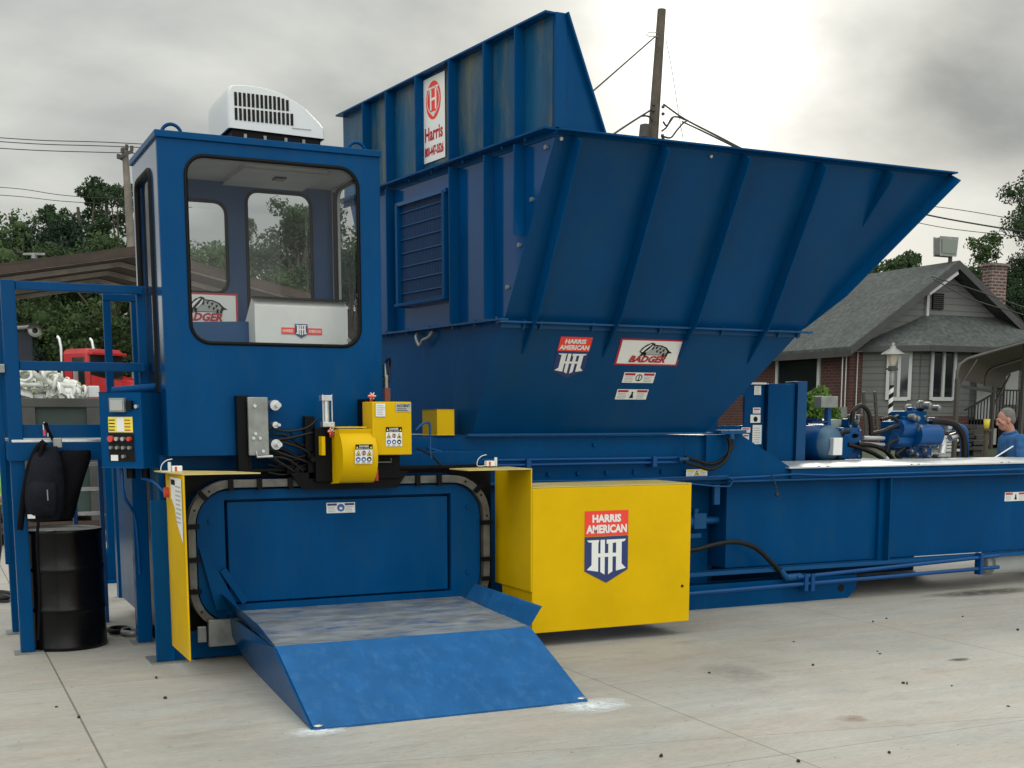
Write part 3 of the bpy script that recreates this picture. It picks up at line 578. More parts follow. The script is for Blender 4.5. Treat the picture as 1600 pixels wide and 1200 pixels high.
for x0, z0, x1, z1, y, k_ in ((at(1072, 732, 1, 9.10).x, 1.185, .22, .075, 9.10, 1), (at(1569, 785, 1, 9.16).x, .865, .30, .09, 9.16, 2)):
    D = Decal((x0, y, z0-.02), (1, 0, 0), (0, 0, 1)); warn(D, x1, z1, k_); D.build('safety_label', bm_)
part('actuator', MB().cyl((6.0, 9.3, .76), (6.20, 9.3, .76), .075).box(6.17, 6.30, 9.22, 9.40, .70, .84).cyl((6.3, 9.3, .765), (6.47, 9.3, .765), .035).cyl((6.22, 9.28, .84), (6.22, 9.28, .88), .03).box(6.08, 6.25, 9.22, 9.40, .62, .66), 'blue_light', bevel=.004)
part('drop_bracket', MB().box(6.31, 6.37, 9.12, 9.16, .92, 1.10), 'blue_light', bevel=.004)
def pl(pts, Y): return [at(x, y, 1, Y) for x, y in pts]
part('conduit', MB().tube(pl([(668, 700), (690, 706), (712, 719), (780, 719), (1000, 716), (1062, 715)], 9.08), .013).tube(pl([(655, 712), (700, 722), (730, 727), (800, 727), (1000, 723), (1072, 722)], 9.08), .013), 'pipe_blue')
part('conduit_clamp', MB().box(4.42, 4.46, 9.04, 9.15, 1.27, 1.36).box(5.62, 5.66, 9.04, 9.15, 1.27, 1.36).box(3.80, 3.84, 9.04, 9.15, 1.27, 1.36), 'pipe_blue', bevel=.003)
part('conduit', MB().tube(pl([(830, 752), (940, 751), (1060, 746), (1135, 744), (1146, 750), (1140, 760), (1120, 760), (1080, 756)], 9.02), .008).tube(pl([(1140, 747), (1200, 744), (1240, 741), (1300, 743), (1600, 733)], 9.02), .009), 'pipe_blue')
part('loose_wire', MB().tube(spline(pl([(1206, 742), (1210, 752), (1214, 766), (1213, 772)], 9.0)), .005).ell(at(1214, 773, 1, 9.0), .02, .02, .02), 'wire')
hs = thing('hydraulic_hose', 'two black hoses looping under the right corner of the hopper', 'hose', at(1110, 720, 1, 9.02))
for o_, rr in (((0, 0), .016), ((0, 8), .016)):
    O('hose', MB().tube(spline(pl([(1070, 714+o_[1]), (1090, 720+o_[1]), (1112, 725+o_[1]), (1134, 714+o_[1]*.6), (1144-o_[1]*.4, 698), (1143-o_[1]*.6, 684)], 9.03-o_[1]*.006)), rr), 'hose', hs)
O('fitting', MB().cyl(at(1143, 686, 1, 9.02), at(1143, 672, 1, 9.02), .026).cyl(at(1060, 718, 1, 9.03), at(1074, 718, 1, 9.03), .024).box(6.28, 6.55, 9.0, 9.09, 1.545, 1.58), 'blue_light', hs, bevel=.003)
hs = thing('hydraulic_hose', 'single thick black hose arching low in front of the long blue beam', 'hose', at(1170, 870, 1, 9.0))
O('hose', MB().tube(spline(pl([(1068, 861), (1090, 858), (1120, 850), (1150, 847), (1180, 856), (1205, 878), (1222, 896)], 9.0)), .022, 10), 'hose', hs)
O('fitting', MB().cyl(at(1219, 890, 1, 9.0), at(1230, 905, 1, 9.0), .028).cyl(at(1228, 903, 1, 9.0), at(1250, 901, 1, 9.0), .036), 'blue_light', hs)
pp = thing('hydraulic_pipe', 'pair of blue steel pipes running low along the long blue beam', 'pipe', at(1300, 910, 1, 8.96))
for a, b in ((((1245, 902)), ((1560, 868))), (((1075, 928)), ((1560, 886)))):
    O('pipe', MB().cyl(at(*a, 1, 8.97), at(*b, 1, 8.97), .019), 'pipe_blue', pp)
for x in (1258, 1268, 1530): O('pipe_clamp', MB().box(at(x, 900, 1, 8.97).x-.02, at(x, 900, 1, 8.97).x+.02, 8.94, 9.02, at(x, 918 if x < 1500 else 893, 1, 8.97).z-.03, at(x, 905 if x < 1500 else 872, 1, 8.97).z+.05), 'pipe_blue', pp, bevel=.004)
o = O('white_cylinder', MB().cyl((10.02, 9.5, .17), (10.6, 9.5, .17), .13, n=20).cyl((9.95, 9.5, .17), (10.02, 9.5, .17), .09, n=20), 'offwhite', bevel=.004); tag(o, 'off white cylinder lying under the right end of the long blue beam', 'cylinder')
part('support_leg', MB().prism([(1.55, 13.2, .02), (2.05, 13.2, .02), (1.98, 13.2, .4), (1.98, 13.2, 1.5), (1.66, 13.2, 1.5), (1.66, 13.2, .35)], (0, .12, 0)).box(1.5, 2.1, 13.1, 13.45, 0, .025), 'blue', bevel=.006)
part('support_post', MB().box(1.37, 1.475, 9.45, 9.56, .012, 1.42).box(1.50, 1.56, 9.6, 9.66, .012, 1.42), 'blue', bevel=.005)
part('foot_plate', MB().box(1.33, 1.52, 9.40, 9.61, 0, .012), 'grey')
part('support_post', MB().box(1.58, 1.72, 12.0, 12.12, 0, 1.5), 'blue')

# ================================================================ HOPPER
hp = thing('feed_hopper', 'big flared blue feed hopper with ribbed sloping side above the baler', 'hopper', (5, 9.8, 1.54))
def FY(z): return 9.15-.56*(z-1.55)
def LX(Y): return 4.12-.116*(Y-7.96)
def RX(z): return 6.21+(z-1.55)*.727
nf = Vector((0, -.8725, -.4886)); nl = Vector((-.9933, -.1152, 0)); vl = Vector((-.1152, .9933, 0))
def fpt(x, z, o=0): return Vector((x, FY(z), z))+nf*o
def lpt(Y, z, o=0): return Vector((LX(Y), Y, z))+nl*o
def ribY(px_, z, dep):
    a, b = 7.5, 12.5
    for _ in range(40):
        m_ = (a+b)/2
        if proj(lpt(m_, z, dep))[0] > px_: a = m_
        else: b = m_
    return a
YT_, YB_ = ribY(546, 3.68, 0), ribY(590, 2.42, 0)
def YR_(z): return YT_+(z-3.68)*(YT_-YB_)/1.26
O('front_wall', MB().prism([(LX(FY(1.55)), FY(1.55), 1.55), (RX(1.55), FY(1.55), 1.55), (RX(3.68), FY(3.68), 3.68), (LX(FY(3.68)), FY(3.68), 3.68)], -nf*.012), 'blue_hopper', hp)
O('left_wall', MB().prism([lpt(FY(2.42), 2.42), lpt(YR_(2.42), 2.42), lpt(YR_(3.68), 3.68), lpt(FY(3.68), 3.68)], -nl*.012), 'blue_sheet', hp)
O('left_chute', MB().prism([lpt(FY(1.55), 1.55), lpt(YR_(1.55), 1.55), lpt(YR_(2.42), 2.42), lpt(FY(2.42), 2.42)], -nl*.012), 'blue', hp)
O('upper_wall', MB().prism([lpt(8.02, 3.70), lpt(11.5, 3.70), lpt(11.5, 4.45), lpt(8.02, 4.45)], -nl*.012), 'blue_old', hp, label='weathered upper extension panel with reflections painted in')
O('right_wall', MB().prism([(RX(1.55), FY(1.55), 1.55), (RX(1.55), YR_(1.55), 1.55), (RX(3.68), YR_(3.68), 3.68), (RX(3.68), FY(3.68), 3.68)], (-.012, 0, .008)), 'blue', hp)
O('rear_wall', MB().prism([(LX(10)+.03, YR_(1.55), 1.55), (RX(1.55)-.02, YR_(1.55), 1.55), (RX(3.68)-.02, YR_(3.68), 3.68), (LX(11)+.03, YR_(3.68), 3.68)], (0, -.012, 0)), 'blue', hp)
# flanges
O('top_lip', MB().bar(fpt(4.10, 3.685, .035), fpt(7.765, 3.685, .035), .09, .012).bar(fpt(4.10, 3.665, .002), fpt(7.72, 3.665, .002), .03, .03), 'blue', hp)
O('middle_flange', MB().bar(lpt(7.97, 3.685, .05), lpt(11.5, 3.685, .05), .10, .014).bar(lpt(7.97, 3.66, .004), lpt(11.5, 3.66, .004), .012, .05), 'blue', hp)
O('upper_lip', MB().bar(lpt(8.0, 4.458, .03), lpt(11.5, 4.458, .03), .09, .014), 'blue', hp)
fl = O('lower_flange', MB().bar(fpt(3.98, 2.425, .035), fpt(6.92, 2.425, .035), .07, .014).bar(fpt(4.02, 2.395, .004), fpt(6.84, 2.395, .004), .012, .05), 'blue_light', hp)
O('lower_flange', MB().bar(lpt(8.6, 2.425, .035), lpt(YR_(2.42), 2.425, .035), .07, .014), 'blue_light', hp)
for x in (4.20, 4.34, 4.80, 5.42, 6.02, 6.6, 6.8): O('flange_bolt', MB().cyl(fpt(x, 2.44, .03), fpt(x, 2.375, .03), .012, n=6), 'blue_light', fl)
for y in (8.72, 9.05, 9.40, 9.8, 10.2, 10.6): O('flange_bolt', MB().cyl(lpt(y, 2.395, .03), lpt(y, 2.45, .03), .012, n=6), 'blue_light', fl)
for y in (8.3, 8.62, 9.2, 9.7, 10.1, 10.5): O('flange_bolt', MB().cyl(lpt(y, 3.655, .045), lpt(y, 3.70, .045), .010, n=6), 'blue_light', fl)
O('bottom_flange', MB().bar((3.92, 9.12, 1.553), (6.25, 9.12, 1.553), .07, .014), 'blue_light', hp)
def wbar(nm, Y, z0, z1, dep, mt='blue', th=.014): O(nm, MB().obox(lpt(Y, (z0+z1)/2, dep/2+.001), nl*dep/2, vl*th/2, (0, 0, (z1-z0)/2)), mt, hp)
for x in (567, 603, 649, 701, 755, 804): wbar('wall_rib', ribY(x, 4.0, .085), 3.70, 4.45, .085)
for x in (604, 702, 756, 803): y_ = ribY(x, 3.0, .085); wbar('wall_rib', y_, max(2.44, 1.55+(9.15-y_)/.56+.10), 3.645, .085)
for x, zb in ((4.25, 2.18), (4.97, 2.17), (5.685, 2.16), (6.40, 2.14), (7.07, 3.24)):
    O('front_rib', MB().prism([fpt(x, zb, .002), fpt(x, 3.66, .002), fpt(x, 3.66, .13), fpt(x, max(zb+.35, 2.5), .12)], (.014, 0, 0)), 'blue', hp)
e0, e1 = fpt(RX(1.62), 1.62), fpt(RX(3.67), 3.67)
O('edge_rib', MB().prism([e1, e1+nf*.14, e0+(e1-e0)*.55+nf*.10, e0+(e1-e0)*.40], (.014, 0, 0)), 'blue', hp)
# corner: return lip and triangular brace of the upper extension
O('corner_post', MB().prism([lpt(7.98, 3.70), lpt(7.98, 4.46), lpt(7.98, 4.46)+Vector((.085, 0, 0)), lpt(7.98, 3.70)+Vector((.085, 0, 0))], (0, .05, 0)), 'blue', hp)
O('corner_brace', MB().prism([(4.13, 7.99, 3.70), (4.50, 7.99, 3.70), (4.19, 7.99, 4.45), (4.13, 7.99, 4.45)], (0, .012, 0)).bar((4.50, 7.98, 3.69), (4.195, 7.98, 4.46), .07, .014, (1, 0, .4)), 'blue', hp)
for z in (3.58, 3.25, 2.95, 2.66): O('seam_bolt', MB().cyl(lpt(FY(z)+.07, z, 0), lpt(FY(z)+.07, z, .02), .017, n=6), 'grey', hp)
O('seam_bolt', MB().cyl(fpt(4.16, 3.63, 0), fpt(4.16, 3.63, .02), .014, n=6), 'steel', hp); O('seam_bolt', MB().cyl(fpt(5.42, 3.62, 0), fpt(5.42, 3.62, .02), .012, n=6), 'steel', hp)
# ventilation screen in the left wall
VY = 9.87
vf = O('vent_screen', MB().obox(lpt(9.87, 3.07, .03), nl*.012, vl*.40, (0, 0, .40)), mat('dark_screen', (.003, .022, .075), .6), hp)
O('screen_frame', MB().obox(lpt(9.46, 3.06, .045), nl*.04, vl*.02, (0, 0, .43)).obox(lpt(10.28, 3.06, .045), nl*.04, vl*.02, (0, 0, .43)).obox(lpt(9.87, 2.645, .05), nl*.05, vl*.44, (0, 0, .012)), 'blue', vf, bevel=.003)
O('screen_hood', MB().prism([lpt(9.42, 3.50, .01), lpt(9.42, 3.50, .08), lpt(9.42, 3.47, .08), lpt(9.42, 3.47, .01)], vl*.88), 'blue_sheet', vf)
for i in range(7): O('screen_bar', MB().cyl(lpt(9.48, 2.74+i*.112, .05), lpt(10.26, 2.74+i*.112, .05), .006, n=6), 'blue_light', vf)
O('screen_mesh', MB().add([], []) if 0 else (lambda m: [m.cyl(lpt(9.50+i*.026, 2.68, .045), lpt(9.50+i*.026, 3.46, .045), .002, n=4, caps=False) for i in range(30)] and m)(MB()), 'blue', vf)
# stickers
pr = Vector((1, 0, 0)); pu = Vector((0, -.4886, .8725))
a = fpt(4.555, 2.005); D = Decal(a, pr, pu, .003); shield(D, 0, 0, .285, .36); D.build('emblem_sticker', hp)
a = fpt(5.10, 2.115); D = Decal(a, pr, pu, .003); badger(D, 0, 0, .60, .235); D.build('animal_sticker', hp)
a = fpt(5.22, 1.975); D = Decal(a, pr, pu, .003); warn(D, .30, .095, 0); D.build('safety_label', hp)
a = fpt(5.20, 1.84); D = Decal(a, pr, pu, .003); warn(D, .30, .095, 2); D.build('safety_label', hp)
a = lpt(9.90, 3.765, .005); D = Decal(a, -vl, (0, 0, 1), .002)
D.rect(0, 0, .36, .66, 'paper', 1); D.disc(.17, .475, .125, 'red', 2, ry=.15, n=28); D.ring(.17, .475, .108, .100, 'paper', 3, 28)
D.rect(.115, .40, .14, .56, 'paper', 3).rect(.20, .40, .225, .56, 'paper', 3).rect(.14, .472, .20, .494, 'paper', 3).rect(.08, .565, .26, .58, 'paper', 3).poly([(.11, .385), (.23, .385), (.17, .345)], 'paper', 3)
D.text('Harris', .02, .165, .325, .275, 'dred', 2, .03); D.text('800-447-3526', .015, .045, .335, .125, 'dred', 2, .05); D.build('maker_sign', hp)
O('hook', MB().tube(spline([lpt(10.02, 2.40, .02), lpt(9.98, 2.36, .06), lpt(9.92, 2.29, .06), lpt(9.86, 2.33, .06), lpt(9.78, 2.35, .05), lpt(9.74, 2.40, .03)]), .014), 'grey', hp)

# ================================================================ SMALL YELLOW BOX, RAMP
o = O('yellow_box', MB().prism([at(660, 680, 1, 9.42), at(683, 680, 1, 9.13), at(710, 680, 1, 9.13), at(708, 680, 1, 9.42)], (0, 0, .205)), 'yellow', bevel=.005); tag(o, 'small plain yellow box on the blue ledge at the foot of the hopper', 'box')
rp = thing('loading_ramp', 'wide blue steel ramp with worn grey deck in front of the opening', 'ramp', (2.7, 7.3, 0))
O('deck', MB().prism([(1.90, 8.60, .325), (1.83, 7.17, .325), (3.51, 7.13, .325), (3.64, 8.60, .325)], (0, 0, .012)), 'deckworn', rp, label='worn grey flat part of the ramp')
sl = MB()
for i in range(1): sl.prism([(1.83, 7.169, .337), (3.51, 7.129, .337), (3.51, 6.345, .012), (1.83, 6.385, .012)], (0, 0, -.011))
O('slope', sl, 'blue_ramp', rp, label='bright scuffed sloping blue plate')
O('side_skirt', MB().prism([(1.85, 8.58, .324), (1.815, 7.17, .331), (1.815, 6.39, .008), (1.83, 6.60, .0), (1.93, 7.2, .0), (1.93, 8.25, 0), (1.86, 8.55, .18)], (.012, 0, 0)), 'blue', rp)
O('side_skirt', MB().prism([(3.50, 8.58, .324), (3.505, 7.14, .324), (3.505, 6.36, .004), (3.50, 8.25, 0)], (-.012, 0, 0)), 'blue', rp)
O('side_wing', MB().prism([(1.885, 8.56, .338), (1.83, 7.18, .338), (1.79, 7.40, .43), (1.82, 8.56, .47)], (-.008, 0, .003)), 'blue', rp)
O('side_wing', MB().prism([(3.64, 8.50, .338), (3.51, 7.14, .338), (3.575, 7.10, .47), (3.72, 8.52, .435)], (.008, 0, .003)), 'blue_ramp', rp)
for x, y in ((1.86, 6.40), (3.48, 6.37)): O('weld_spot', MB().ell((x, y, .022), .03, .02, .008, 8, 5), 'steel', rp)

# ================================================================ CAB
cb = thing('operator_cab', 'blue operator cab with large round-cornered front window on top of baler', 'cab', (2.27, 9.3, 1.43))
X0, X1, YF, YB, Z0, Z1 = 1.505, 3.045, 8.64, 9.70, 1.43, 3.52
f = MB(); rim = f.holed(lambda u, v, w_: (u, YF+w_, v), X0, X1, Z0, Z1, 1.685, 2.885, 2.195, 3.425, .13, .035, 7); fwll = O('front_wall', f, 'blue', cb)
O('window_seal', MB().tube(rim+[rim[0]], .014, 6, False), 'seal', fwll)
O('window_glass', MB().add([(1.66, YF+.018, 2.17), (2.91, YF+.018, 2.17), (2.91, YF+.018, 3.45), (1.66, YF+.018, 3.45)], [(0, 1, 2, 3)]), 'glass', fwll)
rq = lambda x, y: at(x, y, 1, YB-.04)
f = MB(); r1_ = f.holed(lambda u, v, w_: (u, YB-.04+w_, v), X0+.035, 2.26, Z0+.02, Z1, 1.60, rq(355, 400).x, rq(320, 457).z, rq(320, 314).z, .09, .04, 5); r2_ = f.holed(lambda u, v, w_: (u, YB-.04+w_, v), 2.26, X1-.035, Z0+.02, Z1, rq(387, 400).x, rq(487, 400).x, 2.15, rq(430, 301).z, .09, .04, 5)
rw = O('rear_wall', f, mat('cab_inner_blue', (.015, .05, .13), .5, spec=.2), cb)
for r_ in (r1_, r2_): O('window_seal', MB().tube(r_+[r_[0]], .014, 6, False), 'seal', rw)
O('window_glass', MB().add([(1.58, YB-.02, 2.12), (2.96, YB-.02, 2.12), (2.96, YB-.02, 3.46), (1.58, YB-.02, 3.46)], [(0, 1, 2, 3)]), 'glass', rw)
f = MB(); r3_ = f.holed(lambda u, v, w_: (X1-.035+w_, u, v), YF+.036, YB-.04, Z0+.02, Z1, 8.80, 9.56, 2.05, 3.43, .09, .035, 5); sw = O('right_wall', f, ['lgrey'], cb)
O('right_skin', MB().box(X1+.001, X1+.006, YF, 8.79, Z0, Z1).box(X1+.001, X1+.006, 9.57, YB, Z0, Z1).box(X1+.001, X1+.006, 8.79, 9.57, Z0, 2.03), 'blue', sw)
O('window_seal', MB().tube(r3_+[r3_[0]], .014, 6, False), 'seal', sw); O('window_glass', MB().add([(X1-.018, 8.78, 2.03), (X1-.018, 9.58, 2.03), (X1-.018, 9.58, 3.45), (X1-.018, 8.78, 3.45)], [(0, 1, 2, 3)]), 'glass', sw)
f = MB(); r4_ = f.holed(lambda u, v, w_: (X0+w_, u, v), YF+.036, YB, Z0, Z1, 8.93, 9.52, 1.66, 3.37, .08, .035, 5); lw_ = O('left_wall', f, 'blue_gloss', cb)
dr = O('side_door', MB().box(X0+.036, X0+.05, 8.80, 9.60, 1.52, 1.74), 'blue', cb); O('window_seal', MB().tube(r4_+[r4_[0]], .02, 6, False), 'seal', lw_); O('window_glass', MB().add([(X0+.018, 8.90, 1.64), (X0+.018, 9.55, 1.64), (X0+.018, 9.55, 3.4), (X0+.018, 8.90, 3.4)], [(0, 3, 2, 1)]), 'glass', lw_)
O('roof', MB().box(X0-.015, X1+.015, YF-.02, YB+.02, Z1+.001, Z1+.045), 'blue', cb, bevel=.004)
hl = O('ceiling_liner', MB().box(X0+.04, X1-.04, YF+.04, YB-.05, 3.45, 3.515).prism([(2.15, 8.9, 3.449), (2.75, 8.9, 3.449), (2.75, 9.6, 3.449), (2.15, 9.6, 3.449)], (0, 0, -.03)), 'lgrey', cb, bevel=.01)
O('ceiling_vent', MB().box(2.42, 2.50, 9.1, 9.2, 3.405, 3.418), 'ink', hl)
O('floor', MB().box(X0+.036, X1-.036, YF+.036, YB-.041, Z0, Z0+.02), 'black', cb)
for x in (1.63, 2.93):
    O('lifting_lug', MB().tube([(x+.068*math.cos(R(a)), 8.78, 3.565+.075*math.sin(R(a))) for a in range(0, 181, 15)], .012, 8), 'blue', cb)
cs = O('console_desk', MB().prism([(2.215, 9.02, 2.0), (2.215, 9.02, 2.50), (2.215, 9.09, 2.545), (2.215, 9.55, 2.2), (2.215, 9.55, 2.0)], (.70, 0, 0)), 'offwhite', cb, bevel=.006)
O('console_lip', MB().box(2.21, 2.92, 9.0, 9.09, 2.546, 2.556), 'ink', cs)
D = Decal((2.215, 9.018, 2.20), (1, 0, 0), (0, 0, 1), .002)
D.rect(.195, .095, .50, .142, 'red', 1); D.text('HARRIS', .205, .108, .28, .130, 'paper', 2, .02); D.text('AMERICAN', .40, .108, .49, .130, 'paper', 2, .02); shield(D, .295, .07, .390, .17, False, 3); D.build('emblem_sticker', cs)
O('seat', MB().prism([(1.70, 9.2, 2.12), (1.70, 9.2, 2.34), (2.22, 9.2, 2.36), (2.16, 9.2, 2.12)], (0, .42, 0)), 'blue_light', cb, bevel=.03)
sg = O('sign_board', MB().box(1.68, 2.24, 9.635, 9.655, 2.385, 2.625), 'offwhite', cb)
D = Decal((1.68, 9.635, 2.385), (1, 0, 0), (0, 0, 1), .002); badger(D, 0, 0, .56, .24); D.build('animal_sticker', sg)
O('grab_pole', MB().cyl((2.965, 9.45, 1.5), (2.965, 9.45, 3.4), .012), 'seal', cb)
O('control_lever', MB().cyl((2.93, 9.0, 2.25), (2.80, 9.35, 2.52), .012), 'grey', cb)

# roof air conditioner
ac = thing('roof_air_conditioner', 'white streamlined air conditioner with slotted side on the cab roof', 'air conditioner', (2.4, 9.2, 3.565))
prof = [(2.05, 3.69), (2.055, 3.94), (2.12, 3.985), (2.30, 3.985), (2.44, 3.955), (2.58, 3.89), (2.68, 3.81), (2.735, 3.75), (2.745, 3.675)]
prof = [(p.x, p.z) for p in spline([(x, 0, z) for x, z in prof], 4)]
f = MB(); Ya, Yb = 8.93, 9.62; n = len(prof)
secs = [(Ya, .0, .0), (Ya+.0, 0, 0)]
def ins(t, y): cx, cz = 2.4, 3.68; return [(cx+(x-cx)*t, y, cz+(z-cz)*t) for x, z in prof]
rings = [ins(.965, Ya), ins(.99, Ya+.012), ins(1, Ya+.04), ins(1, Yb-.04), ins(.97, Yb)]
vs = [p for r_ in rings for p in r_]; fs = [(j*n+i, (j+1)*n+i, (j+1)*n+i+1, j*n+i+1) for j in range(4) for i in range(n-1)]
f.add(vs, fs, True); f.add(rings[0], [tuple(range(n))]); f.add(rings[-1], [tuple(reversed(range(n)))]); f.add(vs, [tuple(j*n for j in range(5)), tuple(reversed([j*n+n-1 for j in range(5)])),])
sh = O('shroud', f, 'white', ac)
for row, (za, zb) in enumerate(((3.84, 3.93), (3.745, 3.825))):
    for i in range(14 if row else 13):
        x = 2.105+i*.0305; top = zb-(max(0, x-2.40)*.22 if row == 0 else 0)
        O('vent_slot', MB().obox((x, Ya-.001, (za+top)/2), (.0095, 0, 0), (0, .004, 0), (0, 0, (top-za)/2)), 'ink', sh)
O('nose_trim', MB().box(2.50, 2.64, Ya-.004, Ya+.002, 3.725, 3.731), 'greylab', sh)
O('base_pan', MB().box(2.08, 2.72, 8.96, 9.6, 3.566, 3.70), 'black', ac, bevel=.01)
for x in (2.16, 2.30, 2.45, 2.58): O('pan_rib', MB().box(x, x+.02, 8.945, 8.958, 3.58, 3.66), 'grey', ac)

# ================================================================ CONTROL CABINET
K = Vector((1.352, 8.75, 1.345)); da = Vector((-.7071, .7071, 0)); db = Vector((.7071, .7071, 0)); HZ = .52
cc_ = thing('control_cabinet', 'blue control box with buttons and small screen left of the cab', 'control box', K+Vector((0, .2, 0)))
cab = O('enclosure', MB().prism([K, K+da*.345, K+da*.345+db*.24, K+db*.24], (0, 0, HZ)), 'blue', cc_, bevel=.006)
D = Decal(K+da*.345, -da, (0, 0, 1), .003)
D.rect(.075, .245, .275, .35, 'lyel', 1); D.rect(.145, .25, .205, .345, 'paper', 2); D.lines(.08, .25, .14, .34, 4, 'ink'); D.lines(.21, .25, .27, .34, 4, 'dred')
D.rect(.07, .045, .28, .235, 'ink', 1); D.rect(.085, .05, .145, .09, 'paper', 2)
D.build('button_panel', cab)
no = -db; 
def cp(x, z, o): return K+da*(.345-x)+Vector((0, 0, z))+no*o
for i, (x, z, mt, r_) in enumerate([(.10, .20, 'orange', .022), (.15, .20, 'steel', .014), (.20, .20, 'steel', .014), (.25, .20, 'orange', .015), (.10, .14, 'grey', .012), (.15, .14, 'grey', .012), (.20, .14, 'grey', .012), (.25, .14, 'grey', .012), (.20, .08, 'grey', .012)]):
    O('button', MB().cyl(cp(x, z, .004), cp(x, z, .03), r_, n=12), mt, cc_)
O('display', MB().obox(cp(.17, .43, .02), -da*.062, no*.015, (0, 0, .048)), 'grey', cc_, bevel=.004); O('display_screen', MB().obox(cp(.17, .43, .036), -da*.05, no*.002, (0, 0, .036)), 'greylab', cc_)
O('switch', MB().obox(cp(.265, .43, .015), -da*.02, no*.012, (0, 0, .03)), 'ink', cc_); O('latch', MB().cyl(cp(.315, .42, 0), cp(.315, .42, .02), .013), 'steel', cc_)
O('mounting_arm', MB().box(1.38, 1.50, 8.98, 9.06, 1.50, 1.56).cyl((1.2, 9.0, 1.87), (1.5, 9.0, 1.90), .03), 'blue', cc_)
O('cable_gland', MB().cyl((1.30, 8.98, 1.34), (1.30, 8.98, 1.27), .03).cyl((1.40, 8.98, 1.34), (1.40, 8.98, 1.26), .03), 'black', cc_)
O('cable', MB().tube(spline([(1.24, 9.0, 1.34), (1.25, 9.0, 1.15), (1.33, 9.1, 1.0), (1.36, 9.2, .8), (1.38, 9.3, .55)]), .012).tube(spline([(1.36, 8.9, 1.27), (1.42, 8.8, 1.25), (1.50, 8.72, 1.16)]), .01), 'pipe_blue', cc_)

# ================================================================ WIRE TYING HEAD
wt = thing('wire_tying_head', 'wire feeder with yellow guards and black hoses below the cab window', 'wire feeder', (2.75, 8.5, 1.3))
O('mast', MB().box(1.96, 2.03, 8.55, 8.63, 1.32, 1.84).box(2.03, 2.06, 8.58, 8.63, 1.3, 1.84), 'black', wt, bevel=.004)
mp_ = O('manifold_plate', MB().box(2.025, 2.165, 8.50, 8.53, 1.43, 1.83), 'grey', wt, bevel=.006)
for x, z in ((2.07, 1.77), (2.07, 1.58), (2.055, 1.55), (2.10, 1.55), (2.12, 1.46)): O('plate_bolt', MB().cyl((x, 8.50, z), (x, 8.485, z), .012, n=8), 'steel', mp_)
for z, r_ in ((1.775, .036), (1.64, .022), (1.505, .036)):
    O('roller', MB().cyl((2.215, 8.60, z), (2.215, 8.50, z), r_, n=18).cyl((2.225, 8.50, z), (2.225, 8.44, z), r_*.5, n=12), 'steel', wt)
ps = O('pneumatic_cylinder', MB().box(2.525, 2.60, 8.42, 8.49, 1.805, 1.845).box(2.53, 2.615, 8.42, 8.49, 1.625, 1.66).cyl((2.565, 8.455, 1.66), (2.565, 8.455, 1.805), .024, n=16), 'steel', wt, bevel=.003)
for x, y in ((2.535, 8.43), (2.60, 8.43)): O('tie_rod', MB().cyl((x, y, 1.63), (x, y, 1.85), .005, n=6), 'steel', ps)
for x, y, z in ((2.58, 8.40, 1.585), (2.88, 8.40, 1.83)):
    kn = O('red_knob', MB().lathe([(0, .028), (.015, .026), (.026, .014), (.028, .004), (.014, 0), (.010, -.03)], (x, y, z), 16, (0, -.3, 1)), 'orange', wt)
    for a in (0, 60, 120): O('knob_mark', MB().obox((x, y-.02, z+.012), (.026*math.cos(R(a)), -.004, .026*math.sin(R(a))), (0, .004, 0), (-.003*math.sin(R(a)), 0, .003*math.cos(R(a)))), 'paper', kn)
O('feeder_frame', MB().box(2.48, 2.66, 8.45, 8.60, 1.24, 1.62).box(2.43, 2.50, 8.52, 8.6, 1.45, 1.70).box(2.84, 2.92, 8.42, 8.60, 1.50, 1.82).box(2.60, 3.12, 8.48, 8.60, 1.25, 1.42), 'black', wt, bevel=.006)
O('side_bracket', MB().box(2.505, 2.53, 8.38, 8.5, 1.43, 1.56).box(2.88, 2.90, 8.36, 8.5, 1.70, 1.77), 'yellow', wt)
# drum-shaped guard
pf = [(8.50, 1.60), (8.27, 1.612)]+[(8.42-.215*math.cos(R(a)), 1.42+.21*math.sin(R(a))) for a in range(50, -61, -6)]+[(8.50, 1.225)]
wg = O('wheel_guard', MB().prism([(2.60, y, z) for y, z in pf], (.255, 0, 0)), 'yellow', wt, bevel=.003)
for p_ in wg.data.polygons: p_.use_smooth = abs(p_.normal.x) < .5 and p_.normal.z < .75
O('guard_flange', MB().box(2.585, 2.80, 8.28, 8.5, 1.618, 1.628), 'yellow', wg)
D = Decal((2.685, 8.213, 1.375), (1, 0, 0), (0, -.12, .99), .012); danger(D, .125, .135); D.build('danger_label', wg)
jb = O('junction_box', MB().box(2.835, 3.125, 8.25, 8.47, 1.43, 1.80), 'yellow', wt, bevel=.006)
D = Decal((2.835, 8.25, 1.43), (1, 0, 0), (0, 0, 1), .003); D.rect(.02, .265, .095, .36, 'greylab', 1); D.rect(.023, .268, .092, .357, 'paper', 2)
D.lines(.03, .275, .088, .35, 6, 'greylab', 3); D.build('paper_label', jb)
D = Decal((2.835, 8.25, 1.43), (1, 0, 0), (0, 0, 1), .003); D.rect(.17, .30, .285, .358, 'greylab', 1); D.text('ACCENT', .178, .333, .277, .352, 'ink', 2, .03); D.lines(.18, .303, .27, .328, 2, 'ink'); D.build('name_plate', jb)
D = Decal((2.93, 8.25, 1.49), (1, 0, 0), (0, 0, 1), .003); danger(D, .12, .135); D.build('danger_label', jb)
